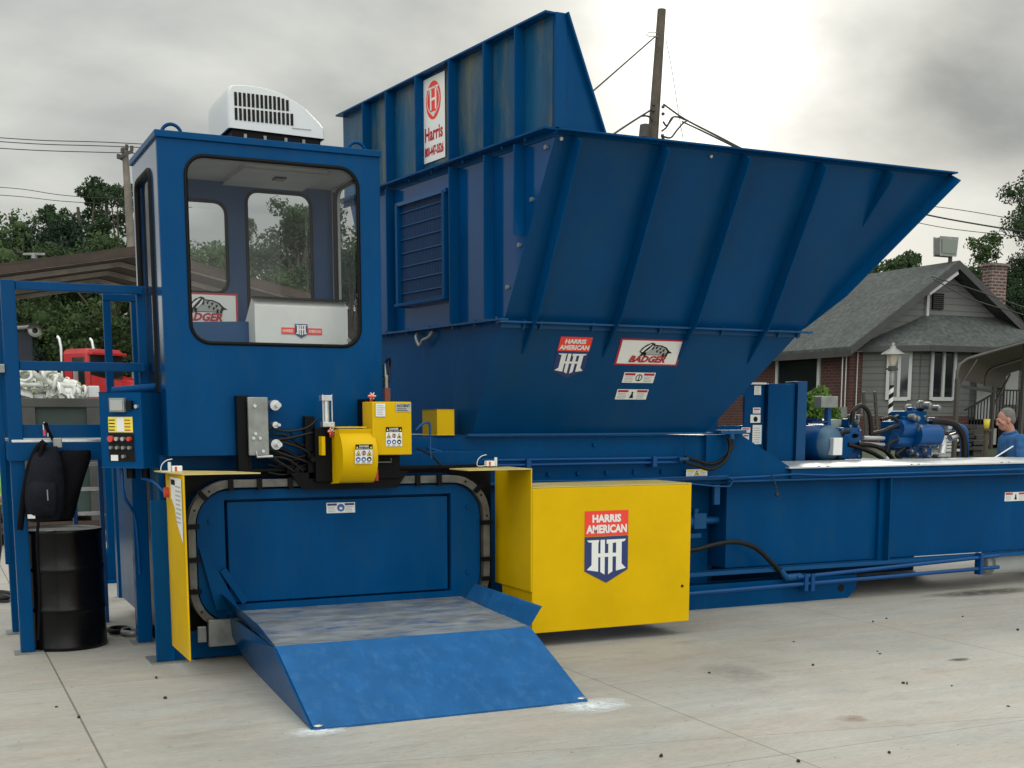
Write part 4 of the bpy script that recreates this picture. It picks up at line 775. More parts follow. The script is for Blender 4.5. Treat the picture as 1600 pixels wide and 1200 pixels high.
O('probe', MB().box(2.99, 3.03, 8.42, 8.46, 1.80, 1.90), mat('brown_plastic', (.12, .03, .02), .5), wt); O('probe_tip', MB().cyl((3.01, 8.44, 1.90), (3.01, 8.44, 1.99), .012).cyl((3.005, 8.44, 1.98), (3.0, 8.44, 2.07), .009, .002), 'grey', wt)
O('hose', MB().tube(spline([(3.03, 8.5, 2.08), (3.03, 8.45, 2.11), (3.06, 8.5, 2.08), (3.075, 8.6, 1.9), (3.08, 8.6, 1.75)]), .008).tube(spline([(3.02, 8.44, 1.95), (3.04, 8.46, 2.02), (3.03, 8.5, 2.1)]), .008), 'hose', wt)
for pts in ([(398+20, 668), (450, 674), (480, 668), (496, 655)], [(425, 688), (455, 684), (490, 676), (515, 678)], [(418, 700), (450, 712), (480, 722), (500, 735)], [(415, 706), (440, 724), (470, 742), (495, 748)], [(440, 690), (470, 700), (490, 715), (505, 745)], [(398, 714), (430, 714), (452, 719), (474, 736)], [(500, 700), (492, 720), (500, 740), (488, 752)], [(650, 672), (658, 664), (668, 660), (672, 668), (672, 700), (674, 716)], [(652, 700), (664, 706), (675, 712), (690, 728)]):
    O('hose', MB().tube(spline([at(x, y, 1, 8.52) for x, y in pts]), .009), 'hose' if pts[0][0] != 650 else 'pipe_blue', wt)
rh = random.Random(4)
for i in range(12):
    x0, y0 = rh.uniform(412, 440), rh.uniform(672, 742); x1, y1 = rh.uniform(480, 512), rh.uniform(690, 756)
    O('hose', MB().tube(spline([at(x, y, 1, 8.56+.004*i) for x, y in ((x0, y0), (x0*.65+x1*.35, y0+rh.uniform(0, 14)), (x0*.3+x1*.7, (y0+y1)/2+rh.uniform(0, 12)), (x1, y1))]), rh.choice((.007, .009, .012))), 'hose', wt)
O('valve_cluster', MB().box(2.44, 2.50, 8.50, 8.60, 1.26, 1.44).box(2.30, 2.42, 8.54, 8.62, 1.30, 1.36).cyl((2.46, 8.5, 1.40), (2.46, 8.44, 1.40), .02).cyl((2.36, 8.54, 1.33), (2.36, 8.5, 1.33), .018), 'black', wt, bevel=.004)
O('hex_key', MB().tube([at(611, 716, 1, 8.4), at(611, 722, 1, 8.4), at(590, 722, 1, 8.4), at(589, 735, 1, 8.4)], .005), 'grey', wt); O('red_handle', MB().cyl(at(588.5, 733, 1, 8.4), at(588.5, 751, 1, 8.4), .013), 'orange', wt)
O('fitting', MB().tube([at(400, 705, 1, 8.5), at(402, 714, 1, 8.5), at(426, 713, 1, 8.5)], .010), 'steel', wt)
for q, lb in (((766, 724), 'white sensor switch standing on the right yellow guard'), ((277, 734), 'white sensor switch standing on the left yellow guard')):
    Yq = 8.30 if q[0] > 500 else 8.35
    c = at(*q, 1, Yq); t_ = thing('sensor_switch', lb, 'switch', (c.x, c.y, 1.326)); O('housing', MB().box(c.x-.035, c.x+.03, Yq-.02, Yq+.03, 1.336, 1.375), 'paper', t_, bevel=.003)
    O('stem', MB().cyl((c.x+(.045 if q[0] > 500 else -.05), Yq, 1.336), (c.x+(.045 if q[0] > 500 else -.05), Yq, 1.40), .011), 'white', t_); O('red_band', MB().box(c.x-.02, c.x-.005, Yq-.022, Yq-.019, 1.34, 1.37), 'orange', t_)
    O('wire', MB().tube(spline([(c.x-.03, Yq, 1.34), (c.x-.10, Yq, 1.34), (c.x-.10, Yq, 1.38), (c.x-.07, Yq, 1.41), (c.x-.03, Yq, 1.42)]), .003), 'white', t_)
# ================================================================ PLATFORM, DRUM, BACKPACK
ap = thing('access_platform', 'blue access platform with railings left of the cab', 'platform', (1.05, 9.9, 0))
def pb_(nm, *b, mt='blue', bev=.006): 
    m = MB()
    for q in b: m.box(*q)
    return O(nm, m, mt, ap, bevel=bev)
pb_('post', (.545, .640, 9.42, 9.50, .012, 2.64)); pb_('post', (.545, .60, 10.36, 10.42, .012, 2.60)); pb_('post', (.50, .545, 9.9, 9.95, .6, 2.60))
pb_('foot_plate', (.50, .70, 9.37, 9.53, 0, .011), mt='grey', bev=.002); pb_('foot_plate', (.50, .66, 10.3, 10.48, 0, .011), mt='grey', bev=.002)
pb_('handrail', (.641, 1.50, 9.43, 9.49, 2.575, 2.635)); pb_('handrail', (.545, .60, 9.501, 10.359, 2.565, 2.615)); pb_('middle_rail', (.641, 1.50, 9.43, 9.49, 2.02, 2.085)); pb_('middle_rail', (.56, .60, 9.501, 10.359, 2.03, 2.08))
pb_('toe_board', (.641, 1.30, 9.455, 9.465, 1.545, 1.64), bev=.002); pb_('deck_channel', (.53, 1.50, 9.40, 9.419, 1.385, 1.515), (.545, .56, 9.51, 10.35, 1.385, 1.515), bev=.003)
pb_('deck_grating', (.56, 1.50, 9.40, 10.4, 1.516, 1.535), mt='steel', bev=.002)
pb_('rail_bracket', (.50, .544, 9.40, 9.46, 2.0, 2.06), mt='grey'); pb_('end_post', (1.47, 1.53, 9.50, 9.56, 1.54, 2.64))
g1_, g2_, g3_, g4_ = at(160, 470, 1, 10.35), at(172, 470, 1, 10.35), at(204, 470, 1, 10.35), at(217, 470, 1, 10.35)
pb_('gate', (g1_.x, g2_.x, 10.33, 10.37, 1.54, g1_.z), (g3_.x, g4_.x, 10.33, 10.37, 1.54, g1_.z), (g1_.x, g4_.x, 10.325, 10.375, g1_.z, g1_.z+.055), (g1_.x, g4_.x, 10.33, 10.37, 1.6, 1.66))
ld = thing('access_ladder', 'blue ladder with pale rungs behind the backpack', 'ladder', (at(140, 700, 1, 10.6).x, 10.6, 0))
xa, xb = at(112, 760, 1, 10.6).x, at(154, 760, 1, 10.6).x
for x in (xa, xb): O('stile', MB().box(x, x+.035, 10.58, 10.65, 0, 1.54), 'pipe_blue', ld, bevel=.004)
for i in range(7): z = at(140, 805, 1, 10.6).z-.6+i*.2; O('rung', MB().box(xa+.036, xb, 10.59, 10.64, z, z+.028), 'steel', ld)
dr_ = thing('steel_drum', 'black steel drum with two rolled hoops under the platform edge', 'drum', (.885, 9.66, 0))
p_ = [(.0, .0), (.283, .0), (.292, .012), (.286, .03), (.284, .27), (.288, .285), (.296, .30), (.288, .315), (.284, .33), (.284, .565), (.288, .58), (.296, .595), (.288, .61), (.284, .625), (.284, .85), (.292, .862), (.292, .880), (.282, .882)]
O('body', MB().lathe(p_, (.885, 9.66, 0), 48), 'drum', dr_)
O('lid', MB().lathe([(.282, .880), (.276, .866), (.27, .862), (.0, .862)], (.885, 9.66, 0), 40), 'grey', dr_); O('bung', MB().cyl((.80, 9.55, .862), (.80, 9.55, .875), .035), 'steel', dr_)
# backpack hanging from a clip on the deck edge
bp = thing('backpack', 'black backpack hanging from a clip above the drum', 'backpack', at(85, 740, 1, 9.30))
def lump(secs, n=16, seed=1, wob=.012):
    rnd = random.Random(seed); m = MB(); vs = []
    for cx, cy, z, rx, ry in secs:
        for i in range(n):
            a = 2*math.pi*i/n; e = .72; c_, s_ = math.cos(a), math.sin(a)
            vs.append((cx+rx*abs(c_)**e*(1 if c_ > 0 else -1)+rnd.uniform(-wob, wob), cy+ry*abs(s_)**e*(1 if s_ > 0 else -1)+rnd.uniform(-wob, wob), z+rnd.uniform(-wob, wob)*.5))
    k_ = len(secs); m.add(vs, [(j*n+i, j*n+(i+1) % n, (j+1)*n+(i+1) % n, (j+1)*n+i) for j in range(k_-1) for i in range(n)], True)
    m.add(vs[:n], [tuple(reversed(range(n)))]); m.add(vs[-n:], [tuple(range(n))]); return m
def sub(o, l=2): s_ = o.modifiers.new('s', 'SUBSURF'); s_.levels = l; s_.render_levels = l
def sec(y, xl, xr, Yc, ry):
    xl -= 5; xr += 3
    a, b = at(xl, y, 1, Yc), at(xr, y, 1, Yc); return ((a.x+b.x)/2, Yc, a.z, (b.x-a.x)/2, ry)
o = O('bag_body', lump([sec(814, 50, 92, 9.27, .09), sec(800, 42, 98, 9.26, .13), sec(770, 42, 100, 9.25, .15), sec(738, 46, 99, 9.25, .15), sec(712, 50, 94, 9.27, .12), sec(697, 58, 86, 9.29, .07)]), 'fabric2', bp); sub(o)
o = O('front_pocket', lump([sec(806, 52, 84, 9.14, .03), sec(795, 48, 88, 9.12, .05), sec(765, 48, 88, 9.11, .055), sec(752, 54, 84, 9.13, .02)], seed=4, wob=.006), 'fabric2', bp); sub(o)
o = O('side_pad', lump([sec(810, 82, 112, 9.33, .07), sec(780, 88, 120, 9.33, .10), sec(745, 92, 130, 9.33, .11), sec(715, 92, 140, 9.33, .10), sec(704, 100, 138, 9.33, .06)], seed=2), 'fabric', bp); sub(o)
o = O('strap', MB().tube(spline([at(x, y, 1, 9.22) for x, y in ((70, 690), (58, 702), (46, 730), (38, 770), (34, 800), (31, 828))]), .022), 'fabric', bp)
o = O('strap', MB().tube(spline([at(x, y, 1, 9.18) for x, y in ((72, 692), (66, 700), (60, 730), (56, 748))]), .016), 'fabric', bp)
o = O('strap', MB().tube(spline([at(x, y, 1, 9.10) for x, y in ((60, 815), (58, 850), (62, 930), (60, 1000))]), .010), 'fabric', bp)
O('top_loop', MB().tube(spline([at(x, y, 1, 9.36) for x, y in ((68, 664), (72, 662), (75, 672), (82, 685), (92, 696))]), .012), 'fabric', bp); O('zip', MB().tube([at(74, 765, 1, 9.055), at(75, 782, 1, 9.055)], .005), 'grey', bp)
O('carabiner', MB().tube(spline([at(x, y, 1, 9.36) for x, y in ((69, 680), (68, 664), (71, 661), (75, 670), (75, 682))]), .007), 'steel', bp); O('red_gate', MB().cyl(at(69.5, 672, 1, 9.355), at(70, 681, 1, 9.355), .011), 'orange', bp)
O('buckle', MB().obox(at(90, 692, 1, 9.30), (.03, 0, 0), (0, .01, 0), (0, 0, .035)), 'grey', bp, bevel=.006)
for x in (46, 52): O('buckle', MB().obox(at(x, 807, 1, 9.12), (.012, 0, 0), (0, .006, 0), (0, 0, .014)), 'steel', bp)
for i, (x, y) in enumerate(((187, 990), (207, 992))):
    c = at(x, y, 2, 0); o = O('chain_shackle', MB().tube([(c.x+.075*math.cos(R(a)), c.y+.10*math.sin(R(a)), .03) for a in range(0, 331, 15)], .022, 8), 'black' if i == 0 else 'grey'); tag(o, ('black' if i == 0 else 'grey')+' open shackle ring lying on the slab beside the drum', 'shackle')

# ================================================================ HYDRAULIC POWER UNIT BEHIND THE DECK
def rb(m, x0, y0, x1, y1, Y, d, Yref=None):
    a, b = at(x0, y1, 1, Y), at(x1, y0, 1, Y); return m.box(a.x, b.x, Y, Y+d, a.z, b.z)
tk = O('hydraulic_tank', MB().box(7.2, 9.9, 10.42, 11.3, 0, 1.20).box(7.3, 9.8, 10.5, 11.2, 1.201, 1.22), 'blue', bevel=.01); tag(tk, 'low blue oil tank behind the long blue beam carrying the pumps', 'tank')
ec = thing('electrical_cabinet', 'tall blue cabinet with white notices behind the hopper foot', 'cabinet', (at(1200, 700, 1, 10.5).x, 10.5, 1.21))
a, b = at(1100, 718, 1, 10.5), at(1195, 601, 1, 10.5)
f = MB(); w0, w1 = at(1121, 665, 1, 10.5), at(1164, 618, 1, 10.5); f.holed(lambda u, v, w_: (u, 10.5+w_, v), a.x, b.x, 1.22, b.z, w0.x, w1.x, w0.z, w1.z, .015, .03, 2); O('panel', f, 'blue', ec, bevel=.003)
O('panel_rim', MB().box(a.x-.02, b.x, 10.47, 10.54, b.z+.001, b.z+.02), 'zinc', ec)
c, d = at(1195, 718, 1, 10.44), at(1243, 600, 1, 10.44); O('cabinet_body', MB().box(b.x+.005, d.x, 10.44, 10.80, 1.22, c.z+0*d.z+1e-4 if 0 else d.z), 'blue', ec, bevel=.006)
e = at(1260, 596, 1, 10.42); O('side_post', MB().box(d.x+.004, e.x, 10.40, 10.62, 1.22, e.z), 'blue_light', ec, bevel=.004)
for (x0, y0, x1, y1, kd) in ((1178, 603, 1189, 617, 0), (1176, 637, 1188, 646, 3), (1172, 648, 1188, 662, 2), (1175, 664, 1190, 694, 5), (1158, 668, 1172, 676, 1), (1160, 678, 1170, 688, 4)):
    p, q = at(x0, y1, 1, 10.5), at(x1, y0, 1, 10.5); D = Decal((p.x, 10.5, p.z), (1, 0, 0), (0, 0, 1), .003); ww, hh = q.x-p.x, q.z-p.z
    D.rect(0, 0, ww, hh, 'paper', 1)
    if kd in (0, 5): D.lines(ww*.1, hh*.05, ww*.9, hh*.9, 7, 'greylab')
    elif kd == 2: D.disc(ww*.5, hh*.5, hh*.3, 'ink', 2).rect(0, hh*.0, ww, hh*.1, 'ink', 2)
    else: D.rect(ww*.1, hh*.6, ww*.9, hh*.85, 'dred', 2).lines(ww*.1, hh*.1, ww*.9, hh*.5, 3, 'greylab')
    D.build('notice', ec)
sb = thing('display_post', 'grey meter box on a blue post beside the green bush', 'meter', (at(1296, 700, 1, 10.5).x, 10.5, 1.21))
m = MB(); rb(m, 1283, 619, 1310, 637, 10.46, .12); O('meter_box', m, 'grey', sb, bevel=.008); m = MB(); rb(m, 1291, 637.5, 1299, 718, 10.5, .06); O('post', m, 'pipe_blue', sb)
mo = thing('electric_motor', 'round blue motor with a grey fan cover beside the blue cabinet', 'motor', (at(1270, 700, 1, 10.6).x, 10.7, 1.21))
c = at(1264, 692, 1, 10.65); r_ = .20
O('motor_body', MB().lathe([(0, -.30), (.14, -.30), (.18, -.26), (r_, -.18), (r_, .35), (0, .35)], c, 28, (-.25, 1, 0)), 'pipe_blue', mo); O('fan_cover', MB().lathe([(.0, -.36), (.10, -.345), (.16, -.31), (.19, -.24)], c, 24, (-.25, 1, 0)), mat('faded_blue_paint', (.03, .09, .16), .4, var=.3), mo)
O('terminal_box', MB().obox(c+Vector((.05, -.36, -.03)), (.06, 0, 0), (0, .05, 0), (0, 0, .09)), 'paper', mo, bevel=.006); 
for i in range(10): O('cooling_fin', MB().obox(c+Vector((0, 0, 0))+Vector((math.cos(R(20+i*15))*.245, .05, math.sin(R(20+i*15))*.245)), (math.cos(R(20+i*15))*.012, 0, math.sin(R(20+i*15))*.012), (0, .2, 0), (-.003, 0, .003)), 'pipe_blue', mo)
m2 = thing('electric_motor', 'grey domed motor half hidden behind the meter post', 'motor', at(1290, 700, 1, 11.1)); c = at(1290, 685, 1, 11.0)
O('motor_body', MB().lathe([(0, -.28), (.15, -.27), (.21, -.2), (.22, .35), (0, .35)], c, 24, (-.25, 1, 0)), mat('grey_green_paint', (.10, .14, .13), .5), m2); O('mounting_foot', MB().box(c.x-.2, c.x+.2, 10.9, 11.2, 1.221, c.z-.19), 'blue', m2)
def pump(label, cx, cy, s, seed):
    rnd = random.Random(seed); t = thing('hydraulic_pump', label, 'pump', at(cx, 716, 1, 10.6)); Y = 10.6
    P = lambda dx, dy: at(cx+dx, cy+dy, 1, Y)
    def bx(nm, x0, y0, x1, y1, y_, d_, mt='blue'): m = MB(); rb(m, cx+x0, cy+y0, cx+x1, cy+y1, y_, d_); return O(nm, m, mt, t, bevel=.014)
    return t, P, bx
t, P, bx = pump('small blue pump with hoses next to the meter post', 1335, 690, 1, 1)
bx('pump_block', -16, -22, 12, 4, 10.55, .2, 'pipe_blue'); bx('valve_block', -10, -36, 8, -22, 10.6, .12); bx('base_block', -38, -4, 14, 28, 10.6, .3, 'pipe_blue'); bx('bracket', -38, -20, -18, -6, 10.62, .05, 'pipe_blue')
O('pump_flange', MB().cyl(P(-26, 8)+Vector((0, -.1, 0)), P(-26, 8)+Vector((0, .15, 0)), .12, n=20), 'blue', t)
for dx in (-8, 6): O('fitting_cap', MB().cyl(P(dx, -36), P(dx, -42), .026), 'cap', t)
for q in ([(-18, -16), (-30, -14), (-34, 0), (-34, 26)], [(-14, -28), (-12, -46), (0, -56), (12, -46), (16, -24), (16, -10)], [(-20, 4), (0, 10), (20, 18), (34, 27)], [(-4, 4), (20, 6), (38, 14), (50, 27)], [(16, -12), (34, -16), (48, -22), (58, -24)]): O('hose', MB().tube(spline([P(*p)-Vector((0, .1, 0)) for p in q]), .024, 8), 'hose', t)
for dy in (-6, 4): O('pipe', MB().cyl(P(14, dy), P(46, dy+1), .022), 'zinc', t)
t, P, bx = pump('large blue valve stack with steel caps in front of the bay window', 1425, 680, 1, 2)
bx('valve_body', -30, -22, -8, 24, 10.6, .22); bx('valve_body', -10, -38, 24, 18, 10.52, .26, 'blue'); bx('manifold', -4, 14, 32, 36, 10.56, .24, 'pipe_blue'); bx('top_block', 0, -44, 20, -36, 10.56, .14, 'pipe_blue'); bx('end_block', 34, -28, 44, 20, 10.66, .14); bx('flange_plate', -14, -30, -6, -4, 10.5, .05, 'blue')
O('valve_barrel', MB().cyl(P(-30, -10)+Vector((0, -.08, 0)), P(-8, -10)+Vector((0, -.08, 0)), .10, n=20).cyl(P(-10, 0)+Vector((0, -.14, 0)), P(24, 0)+Vector((0, -.14, 0)), .12, n=20).cyl(P(-34, 8)+Vector((0, -.05, 0)), P(-10, 8)+Vector((0, -.05, 0)), .08, n=20), 'pipe_blue', t)
for dx, dy, r_ in ((-16, -28, .035), (8, -46, .04), (22, -42, .035), (-10, -26, .03), (-6, -10, .05), (-20, 25, .025), (6, 33, .025), (22, 33, .03), (-12, 30, .025)): O('fitting_cap', MB().cyl(P(dx, dy)-Vector((0, .2, 0)), P(dx, dy)-Vector((0, .12, 0)), r_, n=12).ell(P(dx, dy)-Vector((0, .2, 0)), r_*.8, .02, r_*.8), 'cap', t)
for q in ((-8, -20), (14, -24), (14, 8), (-4, 10)): O('bolt', MB().cyl(P(*q)-Vector((0, .11, 0)), P(*q)-Vector((0, .08, 0)), .018, n=6), 'grey', t)
O('suction_pipe', MB().tube(spline([P(*p)-Vector((0, .1, 0)) for p in ((24, -2), (34, 2), (38, 14), (36, 28))]), .045, 12), 'zinc', t)
O('hose', MB().tube(spline([P(*p)-Vector((0, .05, 0)) for p in ((24, -22), (44, -21), (62, -16), (74, 0), (77, 20), (77, 38))]), .038, 10), 'hose', t); O('hose_end', MB().cyl(P(24, -22)-Vector((0, .05, 0)), P(38, -21.5)-Vector((0, .05, 0)), .035), 'steel', t)
for q in ([(-34, 6), (-46, 12), (-52, 26)], [(-24, 20), (-36, 30), (-30, 36)], [(-60, -24), (-44, -28), (-34, -22)]): O('hose', MB().tube(spline([P(*p)-Vector((0, .12, 0)) for p in q]), .02, 8), 'hose', t)
t = thing('return_pipe', 'blue bent pipe post at the right end of the pumps', 'pipe', at(1507, 716, 1, 10.6))
O('pipe', MB().tube(spline([at(x, y, 1, 10.6) for x, y in ((1478, 666), (1494, 667), (1505, 674), (1507, 692), (1507, 717))]), .05, 12), 'pipe_blue', t); O('pipe_collar', MB().cyl(at(1476, 666, 1, 10.6), at(1482, 666, 1, 10.6), .06).cyl(at(1496, 680, 1, 10.6), at(1484, 684, 1, 10.6), .04), 'steel', t)
# bolts, collars and small fittings spread over the pump faces
for t_ in [o for o in C.objects if o.name.startswith('hydraulic_pump')]:
    rnd = random.Random(5)
    for ch in list(t_.children):
        if ch.name.split('.')[0] in ('valve_body', 'pump_block', 'manifold', 'base_block', 'top_block', 'valve_block'):
            vs_ = [v.co for v in ch.data.vertices]; hx = max(v.x for v in vs_); hy = max(v.y for v in vs_); hz_ = max(v.z for v in vs_); c_ = WO[ch.name]
            for sx in (-.7, .7):
                for sz in (-.7, .7): p = c_+Vector((hx*sx, -hy, hz_*sz)); O('bolt', MB().cyl(p, p-Vector((0, .018, 0)), .014, n=6), 'grey', t_)
            p = c_+Vector((hx*rnd.uniform(-.4, .4), -hy, hz_*rnd.uniform(-.3, .3))); O('port_plug', MB().cyl(p, p-Vector((0, .035, 0)), .026, n=6).cyl(p-Vector((0, .035, 0)), p-Vector((0, .06, 0)), .017, n=10), rnd.choice(('cap', 'black', 'grey')), t_)
            p = c_+Vector((hx*rnd.uniform(-.6, .6), -hy*.3, hz_)); O('fitting_elbow', MB().tube([p, p+Vector((0, 0, .045)), p+Vector((.02, -.01, .06)), p+Vector((.055, -.02, .06))], .016, 8), rnd.choice(('cap', 'pipe_blue', 'pipe_blue')), t_)

# ================================================================ PEOPLE
def fuse(o, vox=.010):
    r = o.modifiers.new('fuse', 'REMESH'); r.mode = 'VOXEL'; r.voxel_size = vox; r.use_smooth_shade = True
    s = o.modifiers.new('soft', 'SMOOTH'); s.factor = .5; s.iterations = 3; return o
def head(m, c, s=1., pitch=0):
    """skull, jaw, nose, brow, ears; faces -Y before placement"""
    q = lambda x, y, z: c+Matrix.Rotation(pitch, 3, 'X')@Vector((x*s, y*s, z*s))
    def e(x, y, z, a, b, d): m.ell(q(x, y, z), a*s, b*s, d*s, 14, 10)
    e(0, .010, .045, .074, .092, .083); e(0, -.015, -.02, .062, .075, .075); e(0, -.040, -.065, .042, .045, .040); e(0, -.082, -.055, .024, .018, .014)
    e(0, -.088, .035, .048, .016, .012); e(0, -.098, .0, .013, .022, .026); e(0, -.108, -.012, .017, .015, .012); e(0, -.085, -.042, .026, .012, .010)
    e(.032, -.082, .016, .014, .012, .009); e(-.032, -.082, .016, .014, .012, .009); e(.076, .0, .0, .010, .022, .034); e(-.076, .0, .0, .010, .022, .034); e(.045, -.06, -.01, .022, .022, .022); e(-.045, -.06, -.01, .022, .022, .022)
def hand(m, w_, d_, side, fwd):
    """palm, four unequal curled fingers and a thumb leaving the palm's side; d_ = forearm direction"""
    d_ = d_.normalized(); f_ = fwd.normalized(); n_ = d_.cross(f_).normalized()
    for k_, off in enumerate((-.026, -.009, .009, .025)): m.tube([w_, w_+d_*.045+f_*off*.8, w_+d_*.088+f_*off], [.020, .017, .012], 8)
    for k_, (off, ln) in enumerate(((-.030, .060), (-.010, .075), (.010, .080), (.029, .070))):
        a = w_+d_*.085+f_*off; m.tube([a, a+d_*ln*.45-n_*.010, a+d_*ln*.75-n_*.030, a+d_*ln*.85-n_*.050], [.0095, .009, .0085, .007], 8)
    a = w_+d_*.030+f_*.028; m.tube([a, a+d_*.030+f_*.022-n_*.010, a+d_*.060+f_*.026-n_*.026], [.012, .0105, .008], 8)
def person(label, loc, rz, arms, head_pitch, top, scale=1., hip_lean=.0, legs=None, short=False):
    t = thing('person', label, 'person', (0, 0, 0)); hc = Vector((0, -.05+hip_lean*-.9, 1.63))
    sp = [Vector((0, 0, .95)), Vector((0, hip_lean*-.3, 1.15)), Vector((0, hip_lean*-.6, 1.32)), Vector((0, hip_lean*-.75, 1.43)), Vector((0, hip_lean*-.82-.01, 1.52)), hc+Vector((0, .02, -.03))]
    legs = legs or [[(-.10, 0, .93), (-.11, -.02, .50), (-.11, .03, .09)], [(.10, 0, .93), (.11, -.02, .50), (.11, .03, .09)]]
    def torso(m, g_):
        rr = [(.165, .115), (.145, .105), (.175, .12), (.165, .10)]
        n = 18; vs = []
        zz = [sp[0]-Vector((0, 0, .06))]+sp[:4]+[sp[3]+Vector((0, 0, .05))]; r2 = [(.15, .11)]+rr+[(.09, .07)]
        for c, (a, b) in zip(zz, r2): vs += [c+Vector(((a+g_)*math.cos(2*math.pi*i/n), (b+g_)*math.sin(2*math.pi*i/n), 0)) for i in range(n)]
        k_ = len(zz); m.add(vs, [(j*n+i, j*n+(i+1) % n, (j+1)*n+(i+1) % n, (j+1)*n+i) for j in range(k_-1) for i in range(n)]+[tuple(reversed(range(n))), tuple(range((k_-1)*n, k_*n))])
    body = MB(); torso(body, 0); body.tube([sp[3], sp[4], sp[5]], [.065, .056, .055], 14); head(body, hc, 1., head_pitch)
    for a in arms: body.tube([Vector(p) for p in a[:3]], [.05, .041, .028], 12); body.ell(a[0], .058, .058, .055); hand(body, Vector(a[2]), Vector(a[2])-Vector(a[1]), 1, Vector(a[3]))
    for l in legs: body.tube([Vector(p) for p in l], [.085, .06, .042], 12); body.ell(Vector(l[2])+Vector((0, -.06, -.05)), .04, .11, .035)
    bo = fuse(O('body', body, 'skin', t))
    for sx in (-1, 1): O('eye', MB().ell(hc+Matrix.Rotation(head_pitch, 3, 'X')@Vector((sx*.030, -.089, .012)), .010, .008, .006, 10, 6), 'ink', t); O('eyebrow', MB().tube([hc+Matrix.Rotation(head_pitch, 3, 'X')@Vector((sx*q, -.101+abs(q)*.12, .036+.004*math.sin(q*60))) for q in (.016, .028, .042)], .004, 6), 'hair', t)
    h = MB(); h.ell(hc+Matrix.Rotation(head_pitch, 3, 'X')@Vector((0, .030, .062)), .083, .088, .083, 18, 12); h.ell(hc+Matrix.Rotation(head_pitch, 3, 'X')@Vector((0, .055, .0)), .070, .055, .060, 18, 12); ho_ = fuse(O('hair', h, 'hair', t), .006)
    t2_ = bpy.data.textures.get('tufts') or bpy.data.textures.new('tufts', 'CLOUDS'); t2_.noise_scale = .012; dh_ = ho_.modifiers.new('tufts', 'DISPLACE'); dh_.texture = t2_; dh_.strength = .010; dh_.mid_level = .6
    sh_ = MB(); torso(sh_, .022)
    for a in arms:
        p = [Vector(q) for q in a[:3]]
        if short: sh_.tube([p[0], p[0].lerp(p[1], .75)], [.072, .062], 12)
        else: sh_.tube([p[0], p[1], p[1].lerp(p[2], .9)], [.070, .062, .045], 12)
        sh_.ell(p[0], .078, .075, .07)
    if not short: sh_.tube([sp[3]+Vector((0, 0, .03)), sp[4]-Vector((0, 0, .012))], [.085, .070], 16)
    so_ = fuse(O('vest' if top == 'vest' else 'shirt', sh_, top, t), .011)
    tx = bpy.data.textures.get('folds') or bpy.data.textures.new('folds', 'CLOUDS'); tx.noise_scale = .09; tx.noise_depth = 2
    dm_ = so_.modifiers.new('folds', 'DISPLACE'); dm_.texture = tx; dm_.strength = .035; dm_.mid_level = .5
    if not short:
        cl_c = MB(); cc0 = sp[4]-Vector((0, 0, .02)); n_ = 20
        for s_ in (-1, 1): cl_c.tube([cc0+Vector((s_*.07*math.sin(a), .065*math.cos(a), .018-.035*(1-math.cos(a))/2)) for a in [math.pi*i/10 for i in range(11)]], [.013]*9+[.018, .006], 8)
        O('collar', cl_c, top, t); O('button_placket', MB().prism([sp[3]+Vector((-.015, -.128, -.02)), sp[3]+Vector((.015, -.128, -.02)), sp[1]+Vector((.015, -.158, 0)), sp[1]+Vector((-.015, -.158, 0))], (0, -.008, 0)), top, t)
        O('chest_pocket', MB().obox(sp[2]+Vector((.08, -.146, .02)), (.04, .008, 0), (0, .006, 0), (0, 0, .05)), top, t)
    tr_ = MB()
    for l in legs: tr_.tube([Vector(l[0])+Vector((0, 0, .05)), Vector(l[1]), Vector(l[2])+Vector((0, 0, .03))], [.112, .085, .07], 12)
    tr_.ell((0, 0, .93), .165, .125, .12); fuse(O('trousers', tr_, 'trouser', t), .012)
    for l in legs:
        a = Vector(l[2]); b_ = MB(); b_.ell(a+Vector((0, -.075, -.045)), .052, .135, .042).tube([a+Vector((0, 0, .09)), a+Vector((0, -.005, -.05))], [.058, .055], 12).box(a.x-.047, a.x+.047, a.y-.20, a.y+.055, a.z-.089, a.z-.065); O('boot', b_, 'boot', t, bevel=.004)
    t.location = loc; t.rotation_euler = (0, 0, rz); t.scale = (scale,)*3; return t
c = at(1596, 650, 1, 10.35)
pm = person('grey haired man in a blue work shirt looking down behind the long blue beam', (c.x, 10.35, 0), R(-112), [[(-.20, -.08, 1.42), (-.25, -.10, 1.14), (-.16, -.34, 1.12), (1, 0, .2)], [(.20, -.08, 1.42), (.25, -.10, 1.14), (.12, -.36, 1.14), (-1, 0, .2)]], R(16), 'shirt2', 1.01, .14)
o = O('white_rod', MB().cyl(at(1553, 716, 1, 10.0), at(1583, 697, 1, 9.96), .007), 'white'); tag(o, 'thin white rod held by the man in the blue shirt', 'rod')
c = at(-15, 900, 1, 12.3)
person('worker in a yellow hi-vis vest and dark trousers at the left edge', (c.x, 12.3, 0), R(80), [[(-.20, -.02, 1.42), (-.24, .03, 1.14), (-.22, -.16, .95), (0, -1, 0)], [(.20, -.02, 1.42), (.25, .02, 1.14), (.24, -.16, .93), (0, -1, 0)]], R(5), 'vest', 1., .02, short=True)

